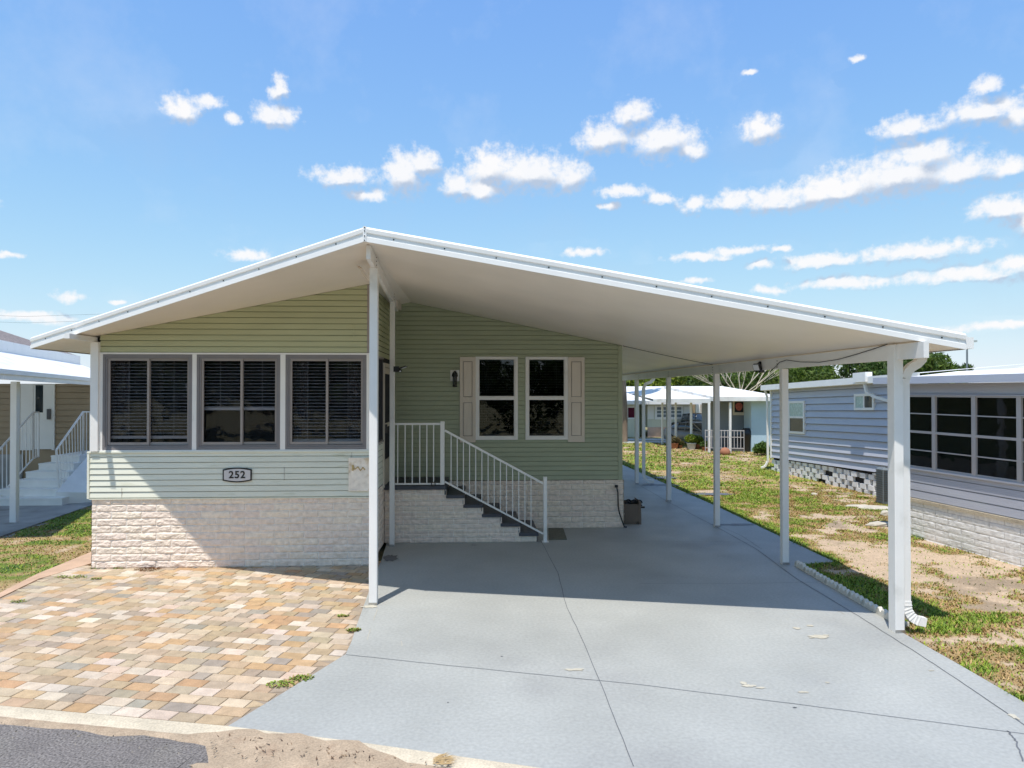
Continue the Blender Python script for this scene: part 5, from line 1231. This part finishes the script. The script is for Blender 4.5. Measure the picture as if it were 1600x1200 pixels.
def nrail(pts_top, pts_bot, nbal, label, grp=None):
    r_ = thing('handrail', (pts_bot[0].x,pts_bot[0].y,pts_bot[0].z), label, 'railing', grp); mb = MB()
    for a, b in zip(pts_top[:-1], pts_top[1:]): mb.bar(a, b, .038, .038)
    for a, b in zip(pts_bot[:-1], pts_bot[1:]): mb.bar(a, b, .028, .028)
    mb.build('rails', 'white', r_); mb = MB()
    for (a,b),(c,d),n in zip(zip(pts_top[:-1],pts_top[1:]), zip(pts_bot[:-1],pts_bot[1:]), nbal):
        for k in range(n+1): t = k/n; mb.bar(a.lerp(b,t), c.lerp(d,t), .017 if 0 < k < n else .04, .017 if 0 < k < n else .04)
    mb.build('balusters', 'white', r_); return r_
za, zb2 = 17.3, 19.4
nrail([D(-3,705,za), D(52,644,zb2), D(60,644,zb2+.8)], [D(-3,778,za), D(52,716,zb2), D(60,714,zb2+.8)], [9,2], 'white handrail on the left side of the neighbouring steps')
nrail([D(88,703,za+.2), D(130,643.5,zb2-.2), D(175,643.5,zb2+.6)], [D(92,768,za+.2), D(130,712,zb2-.2), D(175,712,zb2+.6)], [9,9], 'white handrail on the right side of the neighbouring steps, beside our porch')

# ------------------------------------------------------------------ FAR BUILDINGS
def far_box(mb, pxa, pxb, pyb, pyt, zc, depth):
    a = D(pxa,pyb,zc); b = D(pxb,pyb,zc); zt_ = D(pxa,pyt,zc).z; mb.box(a.x,b.x,a.y,a.y+depth,a.z,zt_); return a, b, zt_
bh = thing('house', tuple(D(1170,612,34).xy)+(-.1,), 'light blue home with white carport roof and dark porch recess', 'house')
mb = MB(); a = D(1174,700,32.8); b = D(1212,700,32.8); yB = a.y; mb.box(a.x,b.x+4,yB,yB+.9,-.1,D(1190,626,32.8).z); mb.build('wall', 'blue', bh)
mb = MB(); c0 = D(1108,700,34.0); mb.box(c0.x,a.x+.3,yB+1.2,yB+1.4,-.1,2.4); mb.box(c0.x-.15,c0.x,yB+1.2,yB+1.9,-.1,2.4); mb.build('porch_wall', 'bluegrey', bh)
mb = MB(); r0 = D(1020,612,36); ztf = D(1150,620,32.6).z; zbf = D(1150,626.5,32.6).z
mb.add([(D(1112,612,32.4).x,yB-.5,zbf),(b.x+.3,yB-.5,zbf),(b.x+.3,yB-.5,ztf),(D(1112,612,32.4).x,yB-.5,ztf),(D(1112,612,32.4).x,yB+8,ztf+.55),(b.x+.3,yB+8,ztf+.55),(D(1112,612,32.4).x,yB+8,zbf+.2),(b.x+.3,yB+8,zbf+.2)], [(0,1,2,3),(3,2,5,4),(0,3,4,6),(1,0,6,7),(2,1,7,5)])
xl_ = D(1018,612,37).x; xr_ = D(1112,612,32.4).x-.004; y2 = yB+1.0
mb.add([(xl_,y2+3,D(1020,627.5,37).z),(xr_,y2-1.2,zbf-.1),(xr_,y2-1.2,ztf-.08),(xl_,y2+3,D(1020,623.5,37).z),(xl_,y2+10,D(1020,622,37).z+.3),(xr_,y2+8,ztf+.45)], [(0,1,2,3),(3,2,5,4),(1,0,4,5)])
mb.build('roof', 'roofold', bh)
for (px,py0,zc) in ((1108,701,32.2),(1141,705,32.4),(1080,692,34.5),(1056,690,36),(1035,693,37.5)):
    p = D(px,py0,zc); zt_ = D(px,629,zc).z; mb = MB(); mb.box(p.x-.045,p.x+.045,p.y-.045,p.y+.045,-.12,zt_); mb.build('post', 'white', bh)
pc = D(1155,637,33.9); pt = thing('framed_picture', (pc.x,yB+1.15,pc.z-.35), 'framed picture of a red round shape on black, hung in the blue porch', 'picture')
mb = MB(); mb.box(pc.x-.28,pc.x+.28,yB+1.13,yB+1.19,pc.z-.36,pc.z+.34); mb.build('frame', 'shutter', pt)
mb = MB(); mb.box(pc.x-.21,pc.x+.21,yB+1.12,yB+1.129,pc.z-.22,pc.z+.28); mb.build('print', 'black', pt)
mb = MB(); n = 18; ring = [(pc.x+.17*math.cos(6.283*k/n), yB+1.117, pc.z+.09+(.15 if math.sin(6.283*k/n) > 0 else .24)*math.sin(6.283*k/n)) for k in range(n)]; mb.add(ring, [tuple(range(n))]); mb.build('motif', 'redballoon', pt)
# porch railing
rr_ = thing('railing', tuple(D(1130,700,33).xy)+(-.1,), 'white porch railing in front of the blue grey recess', 'railing'); mb = MB()
ra_, rb2 = D(1100,0,32.0), D(1160,0,31.6)
def rz(py, zc=32.0): return D(1130,py,zc).z
for py in (672,682,699): mb.bar((ra_.x,ra_.y,rz(py)),(rb2.x,rb2.y,rz(py)),.03,.03)
for k in range(13): t = k/12; x = ra_.x+(rb2.x-ra_.x)*t; y = ra_.y+(rb2.y-ra_.y)*t; mb.box(x-.012,x+.012,y-.012,y+.012,rz(705) if k%4 == 0 else rz(699),rz(671))
mb.build('rail_panel', 'winframe', rr_)
mb = MB()
for k in range(4): mb.box(D(1140,0,33).x, D(1168,0,33).x, yB+.2+k*.22, yB+.42+k*.22, -.1, .15+k*.17)
stp = mb.build('steps', 'darkgrey', label='dark steps inside the blue porch recess behind its railing', cat='steps')
gr = D(1167,672,33.1); gt2 = thing('grill', (gr.x,gr.y,-.1), 'covered black barbecue grill at the right end of the blue porch', 'grill')
MB().lathe((gr.x,gr.y,-.1),[(.22,0),(.25,.7),(.3,.8),(.28,1.0),(.15,1.15)],14).build('cover', 'black', gt2)
# cream house
yh = thing('house', tuple(D(1040,612,46).xy)+(-.1,), 'cream and pale green home with white roof behind the silver car', 'house')
zc = 45; a = D(1012,680,zc); b = D(1080,680,zc); yC = a.y; ztw = D(1040,631,zc).z
mb = MB(); mb.box(a.x,b.x,yC,yC+6,D(1040,668,zc).z,ztw); mb.build('wall', 'cream', yh)
mb = MB(); mb.box(a.x,b.x,yC-.05,yC+.05,-.12,D(1040,667.5,zc).z); mb.build('brick_base', 'pinkbrick', yh)
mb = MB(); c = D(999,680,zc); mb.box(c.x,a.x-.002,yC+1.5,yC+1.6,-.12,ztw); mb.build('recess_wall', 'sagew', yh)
mb = MB(); c2 = D(940,680,zc); mb.box(c2.x,c.x-.002,yC,yC+5,-.12,ztw); mb.build('side_wall', 'cream', yh)
w0, w1 = D(981.5,652.5,zc-.1), D(991.5,637,zc-.1); mb = MB(); mb.box(w0.x-.1,w1.x+.1,yC-.03,yC-.002,w0.z-.1,w1.z+.1); wn = mb.build('window', 'white', yh); MB().box(w0.x,w1.x,yC-.04,yC-.031,w0.z,w1.z).build('pane', 'redglass', wn)
w0, w1 = D(1026,652.5,zc-.1), D(1067,635.5,zc-.1)
mb = MB(); mb.box(w0.x-.08,w1.x+.08,yC-.04,yC-.002,w0.z-.12,w1.z+.06); wn = mb.build('window', 'white', yh)
mb = MB(); nn_ = 4
for k in range(nn_):
    for j in range(3): ww = (w1.x-w0.x)/nn_; hh = (w1.z-w0.z)/3; mb.box(w0.x+ww*k+.05,w0.x+ww*(k+1)-.05,yC-.05,yC-.041,w0.z+hh*j+.03,w0.z+hh*(j+1)-.03)
mb.build('pane', 'grate', wn)
for s_ in (0,1): xx = w0.x-.55 if s_ == 0 else w1.x+.12; MB().box(xx,xx+.4,yC-.03,yC-.002,w0.z-.1,w1.z+.05).build('shutter', 'doorw', yh)
mb = MB(); xa, xb = D(935,0,zc).x, D(1130,0,zc).x; z0_, z1_ = D(1000,631.5,zc).z, D(1000,621,zc).z
mb.add([(xa,yC-.7,z0_),(xb,yC-.7,z0_),(xb,yC-.7,z0_+.22),(xa,yC-.7,z0_+.22),(xb,yC+7,z1_+.75),(xa,yC+7,z1_+.75),(xa,yC+7,z0_),(xb,yC+7,z0_)], [(0,1,2,3),(3,2,4,5),(1,0,6,7),(0,3,5,6),(2,1,7,4)]); mb.build('roof', 'roofold', yh)
# another house glimpsed between: beige wall behind pickup
mb = MB(); a = D(1078,680,52); b = D(1108,680,52); mb.box(a.x,b.x,a.y,a.y+.3,-.12,D(1090,629,52).z); bw_ = thing('house', tuple(a.xy)+(-.12,), 'tan house wall with white porch columns glimpsed behind the black pickup', 'house'); mb.build('wall', 'sid_brown', bw_)
for px in (1088.5,1092,1098,1104): p = D(px,680,50.5); MB().box(p.x-.09,p.x+.09,p.y-.09,p.y+.09,-.12,D(px,629,50.5).z).build('column', 'white', bw_)
# side street slab strips
mb = MB(); a = G(940,688,-.1); mb.box(a.x-6,a.x+16,a.y,a.y+1.2,-.12,-.09); mb.build('path', 'walk', kind='structure')
mb = MB(); mb.box(D(930,0,50).x, D(1200,0,50).x, D(1000,0,38.5).y, D(1000,0,41.5).y, -.12, -.10); mb.build('lane', 'drive', kind='structure')
# flat trunk near the corner
tp_ = D(975,686,40.5); t = thing('tree', (tp_.x,tp_.y,-.12), 'straight bare trunk rising beside our home, crown hidden by the roof', 'tree')
mb = MB(); mb.tube([(tp_.x,tp_.y,-.12),(tp_.x+.05,tp_.y,1.5),(tp_.x-.02,tp_.y,3.2),(tp_.x,tp_.y,7)], [.21,.16,.15,.12], 10); mb.build('trunk', 'bark', t)
V, C = leaf_cloud([(tp_.x+1.3*math.cos(k),tp_.y+1.3*math.sin(k),7.2+.4*math.sin(2*k),1.1) for k in range(6)], 2500, .3, GR_D, seed=31); trimesh('crown', V, C, 'leaf', t)

# vehicles -------------------------------------------------------------
def ring(x, w, zb, zm, zt, crown=.04):
    h = [(0,zb),(w*.86,zb),(w*.97,zb+.10),(w,zm*.55+zb*.45),(w*.985,zm),(w*.80,zt),(0,zt+crown)]
    return [(x,y,z) for y,z in h]+[(x,-y,z) for y,z in reversed(h[1:-1])]
def car(loc, rot, label, pickup=False, sc=1.0, paint='carpaint'):
    c = thing('car' if not pickup else 'pickup', (0,0,0), label, 'car' if not pickup else 'pickup')
    if not pickup:
        stn = [(-2.25,.62,.42,.72,.80),(-2.15,.78,.28,.78,.98),(-1.7,.87,.22,.82,1.02),(-.9,.90,.20,.84,.95),(0,.91,.20,.84,.93),(.8,.90,.20,.83,.93),(1.35,.88,.22,.78,.88),(1.9,.82,.24,.70,.78),(2.2,.70,.30,.60,.66),(2.28,.55,.38,.54,.58)]
        gh = [(-2.0,.60,.98,1.01),(-1.5,.70,.99,1.22),(-.9,.74,.95,1.40),(-.2,.75,.93,1.45),(.35,.73,.93,1.40),(.8,.70,.92,1.17),(1.2,.66,.90,.93)]
        wx_ = (-1.38,1.38)
    else:
        stn = [(-2.7,.88,.45,1.0,1.12),(-2.6,.93,.40,1.0,1.15),(-.9,.95,.38,1.0,1.15),(.5,.95,.38,1.0,1.15),(1.2,.94,.38,1.0,1.16),(2.2,.92,.40,.95,1.10),(2.6,.85,.45,.8,.95)]
        gh = [(-1.0,.76,1.15,1.2),(-.85,.78,1.15,1.82),(-.2,.79,1.15,1.88),(.5,.78,1.15,1.84),(1.25,.74,1.14,1.18)]; wx_ = (-1.75,1.7)
    mb = MB(); mb.loft([ring(*q_) for q_ in stn]); body = mb.build('body', paint, c)
    mb = MB(); mb.loft([[(x,0,z0),(x and x,w,z0),(x,w*.93,(z0+z1)/2),(x,w*.80,z1-.03),(x,0,z1),(x,-w*.80,z1-.03),(x,-w*.93,(z0+z1)/2),(x,-w,z0)] for x,w,z0,z1 in gh]); mb.build('windows', 'carglass', c)
    mb = MB()
    rs = gh[1:-2] if not pickup else gh[1:-1]
    mb.loft([[(x,0,z1+.012),(x,w*.78,z1-.015),(x,w*.82,z1-.07),(x,w*.74,z1-.05),(x,0,z1-.02),(x,-w*.74,z1-.05),(x,-w*.82,z1-.07),(x,-w*.78,z1-.015)] for x,w,z0,z1 in rs])
    for s_ in (-1,1):
        for (x,w,z0,z1),(xb_,wb,zb0,zb1) in ((gh[2],gh[2]),(gh[3],gh[3])):
            mb.bar((x,s_*w*.99,z0),(x,s_*w*.83,z1-.03),.05,.06)
        a_, b_ = gh[-1], gh[-3]; mb.bar((a_[0]-.05,s_*a_[1]*.98,a_[2]),(b_[0],s_*b_[1]*.83,b_[3]-.03),.05,.05)
    mb.build('roof_panel', paint, c)
    for x in wx_:
        for s_ in (-1,1):
            r_ = .33 if not pickup else .40; y = s_*.84; mb = MB()
            n = 20; prof = [(.16,-.10),(r_*.9,-.11),(r_,-.08),(r_,.08),(r_*.9,.11),(.16,.10)]
            vs = [(x+rr__*math.cos(6.283*k/n), y+o_, r_+rr__*math.sin(6.283*k/n)) for rr__,o_ in prof for k in range(n)]
            mb.add(vs, [(i*n+k,i*n+(k+1)%n,(i+1)*n+(k+1)%n,(i+1)*n+k) for i in range(5) for k in range(n)], smooth=True); wh = mb.build('wheel', 'tyre', c)
            mb = MB(); mb.lathe((0,0,0),[(.0,0)],3) if 0 else None
            vs = [(x, y+s_*.105, r_)]+[(x+.2*math.cos(6.283*k/n), y+s_*.095, r_+.2*math.sin(6.283*k/n)) for k in range(n)]; mb.add(vs, [(0,1+k,1+(k+1)%n) for k in range(n)]); mb.build('rim', 'metal', wh)
    for s_ in (-1,1):
        x = stn[-1][0]-.12; mb = MB(); mb.box(x-.12,x+.02,s_*.45,s_*.68,.56,.68); mb.build('headlight', 'lens', c)
        x = stn[0][0]; mb = MB(); mb.box(x+.02,x+.10,s_*.5,s_*.72,.74,.88); mb.build('tail_light', 'redglass', c)
    mb = MB(); x = stn[-1][0]; mb.box(x-.03,x+.02,-.4,.4,.36,.52); mb.build('front_grille', 'black', c)
    c.scale = (sc,sc,sc); c.location = loc; c.rotation_euler = (0,0,rot); return c
cp = D(1086,0,38.5); car((cp.x,cp.y,-.12), R(-62), 'silver hatchback parked under the white carport of the blue home', sc=.86)
cp = D(1087,0,44.5); car((cp.x,cp.y,-.12), R(-60), 'black pickup with boxy cab parked behind the silver hatchback', True, sc=.82, paint='blackpaint')
# potted plants
def pot(px, py, zc, r, h, mat, label, ph, cols, seed):
    p = D(px, py, zc); t = thing('potted_plant', (p.x,p.y,-.1), label, 'plant', 'potted plants in front of the silver car')
    MB().lathe((p.x,p.y,-.1),[(r*.7,0),(r,h*.85),(r*1.1,h*.87),(r*1.1,h)],14).build('pot', mat, t)
    V, C = leaf_cloud([(p.x,p.y,-.1+h+ph*.4,ph*.55),(p.x-ph*.3,p.y,-.1+h+ph*.35,ph*.4),(p.x+ph*.35,p.y,-.1+h+ph*.3,ph*.4)], 420, .09, cols, seed=seed); trimesh('foliage', V, C, 'leaf', t)
pot(1080.5,700,34.3,.22,.38,'potg','leafy green plant in a pale glazed pot, middle of the pot row',.5,GR_Y,1)
pot(1091,699,34.5,.20,.30,'terra','bushy plant in a terracotta pot, right of the pale pot',.48,GR_Y,2)
pot(1054,698,34.8,.18,.34,'terra','dry trailing plant in a tall terracotta pot, leftmost of the row',.38,[(.20,.18,.08),(.16,.12,.06)],3)
pot(1062,697,35.0,.13,.22,'terra','small plant beside the tall terracotta pot',.28,[(.12,.14,.04),(.2,.16,.08)],4)
pot(1102,700,33.5,.16,.25,'terra','dark low potted plant beside the carport post at the railing',.30,GR_D,5)
p = D(1133,704,31.2); MB().lathe((p.x,p.y,-.1),[(.1,0),(.2,.08),(.24,.2),(.17,.34),(.05,.4)],14).build('garden_ball', 'terra', label='round terracotta ornament on the lawn before the railing', cat='ornament')
def shrub(px, py, zc, r, label, cols, seed, n=1400, lf=.10):
    p = D(px, py, zc); t = thing('shrub', (p.x,p.y,-.08), label, 'shrub'); mb = MB(); bl = []
    for k in range(7):
        a = k*.9; q_ = (p.x+r*.5*math.cos(a), p.y+r*.5*math.sin(a), r*(.5+.15*(k%3))); bl.append((*q_, r*.45)); mb.tube([(p.x,p.y,-.08),q_], [.02,.008], 5)
    bl.append((p.x,p.y,r*1.0,r*.4)); mb.build('stems', 'bark', t); V, C = leaf_cloud(bl, n, lf, cols, seed=seed); trimesh('foliage', V, C, 'leaf', t)
shrub(1192,712,31, .42, 'round green shrub at the foot of the light blue wall', [(.09,.17,.03),(.13,.22,.04),(.06,.11,.02)], 3)

# ------------------------------------------------------------------ trees
def TL(px, zc): p = D(px, 612, zc); return (p.x, p.y, -.12)
def topz(px, py, zc): return D(px, py, zc).z+.12
G_ = 'dark trees behind the far homes'
tree(TL(1000,60), topz(1000,592,60)+1.2, 4.2, 'yellow green tree above the cream roof at the far left gap', 1, GR_Y, n=7000, leaf=.26, group=G_)
tree(TL(985,66), topz(985,585,66)+2.2, 4.0, 'dark tree just right of our house wall, behind the yellow green one', 2, GR_M, n=7000, leaf=.3, group=G_)
tree(TL(1060,72), topz(1060,580,72)+1.6, 6.5, 'broad dark evergreen behind the second and third carport posts', 3, GR_D, n=15000, leaf=.30, group=G_, nb=26, zsq=.8)
tree(TL(1105,66), topz(1105,580,66)+1.2, 5.5, 'dense dark evergreen behind the blue home', 4, GR_D, n=13000, leaf=.28, group=G_, nb=24, zsq=.8)
tree(TL(1165,74), topz(1165,578,74)+1.8, 7.0, 'wide dark tree mass behind the pale bare branches', 5, GR_D, n=16000, leaf=.30, group=G_, nb=28, zsq=.8)
tree(TL(1215,68), topz(1215,578,68)+1.5, 5.5, 'mid green tree beyond the corner of the grey home', 6, GR_M, n=12000, leaf=.28, group=G_, nb=22, zsq=.7)
tree(TL(1252,62), topz(1252,576,62)+.2, 3.2, 'bright green rounded tree above the grey home roof', 7, [(.09,.14,.02),(.13,.18,.03),(.06,.10,.02)], n=8000, leaf=.24, group=G_)
tree(TL(1372,46), topz(1372,560,46), 3.0, 'dark tree behind the grey home, left of the corner post', 8, GR_D, n=9000, leaf=.22, group=G_)
tree(TL(1440,46), topz(1445,553,46), 3.3, 'green tree behind the grey home, right of the corner post', 9, GR_M, n=9000, leaf=.22, group=G_)
tree(TL(1402,48), topz(1402,562,48), 2.6, 'dark tree directly behind the tall corner post', 10, GR_D, n=7000, leaf=.22, group=G_)
tree(TL(1497,60), topz(1497,566,60), 1.5, 'small far tree above the sunroom roof', 11, GR_D, n=2500, leaf=.22, group=G_)
# bare branching tree
bp = TL(1155,52); bt_ = thing('tree', bp, 'bare pale branching tree spreading above the blue home roof', 'tree'); mb = MB(); rnd = random.Random(4)
mb.tube([bp,(bp[0],bp[1],2.2)], [.25,.2], 9)
def br(a, d, l, r, dep):
    mid = a+d*l*.5+Vector((rnd.uniform(-.1,.1),0,rnd.uniform(-.05,.1)))*l*.5; b = a+d*l; mb.tube([a,mid,b],[r,r*.8,r*.6],6)
    if dep:
        for k in range(3 if dep > 1 else 2):
            nd = (d+Vector((rnd.uniform(-.6,.6),rnd.uniform(-.4,.4),rnd.uniform(-.15,.35)))).normalized(); br(b, nd, l*.7, r*.6, dep-1)
for k in range(9):
    an = -1.25+k*.31; br(Vector((bp[0],bp[1],2.1)), Vector((math.sin(an)*1.2,rnd.uniform(-.3,.3),.55+.5*math.cos(an))).normalized(), 1.7, .06, 3)
mb.build('branches', 'barkp', bt_)
V, C = leaf_cloud([(bp[0]+rnd.uniform(-4,4),bp[1]+1,4.2+rnd.uniform(-1,.8),.8) for k in range(9)], 1200, .16, GR_M, seed=77); trimesh('foliage', V, C, 'leaf', bt_)
# street lamp far right
sp = D(1511,560,55); lt = thing('street_lamp', (sp.x,sp.y,-.12), 'thin street lamp poking up beyond the right end of the white roof', 'street lamp')
ztp = D(1511,534,55).z
MB().tube([(sp.x,sp.y,-.12),(sp.x,sp.y,ztp-.4),(sp.x+.1,sp.y,ztp-.15),(sp.x+.35,sp.y,ztp)], [.09,.07,.05,.04], 8).build('pole', 'grate', lt)
MB().box(sp.x+.1,sp.x+.75,sp.y-.12,sp.y+.12,ztp-.02,ztp+.12).build('lamp_head', 'potg', lt)
# overhead wire at far left
mb = MB()
for dz in (0,.5): mb.tube([D(-200,486+dz*20,60)-Vector((0,0,.0)), D(40,489+dz*20,60)-Vector((0,0,.3)), D(300,486+dz*20,60)], .008, 4)
mb.build('power_line', 'wire', label='two faint overhead wires crossing the sky at far left', cat='wire')

# added unseen row of dark trees behind the camera, for the front windows to mirror
rnd = random.Random(21); bl = []
for k in range(46): x = -45+k*2+rnd.uniform(-1,1); bl.append((x, -24+rnd.uniform(-3,3), rnd.uniform(2.0,5.5), rnd.uniform(2.2,3.4)))
V, C = leaf_cloud(bl, 16000, .62, GR_D, seed=91)
trimesh('added_tree_row', V, C, 'leaf', kind='stuff', label='added dark tree row behind the camera for the window glass to mirror', cat='trees')
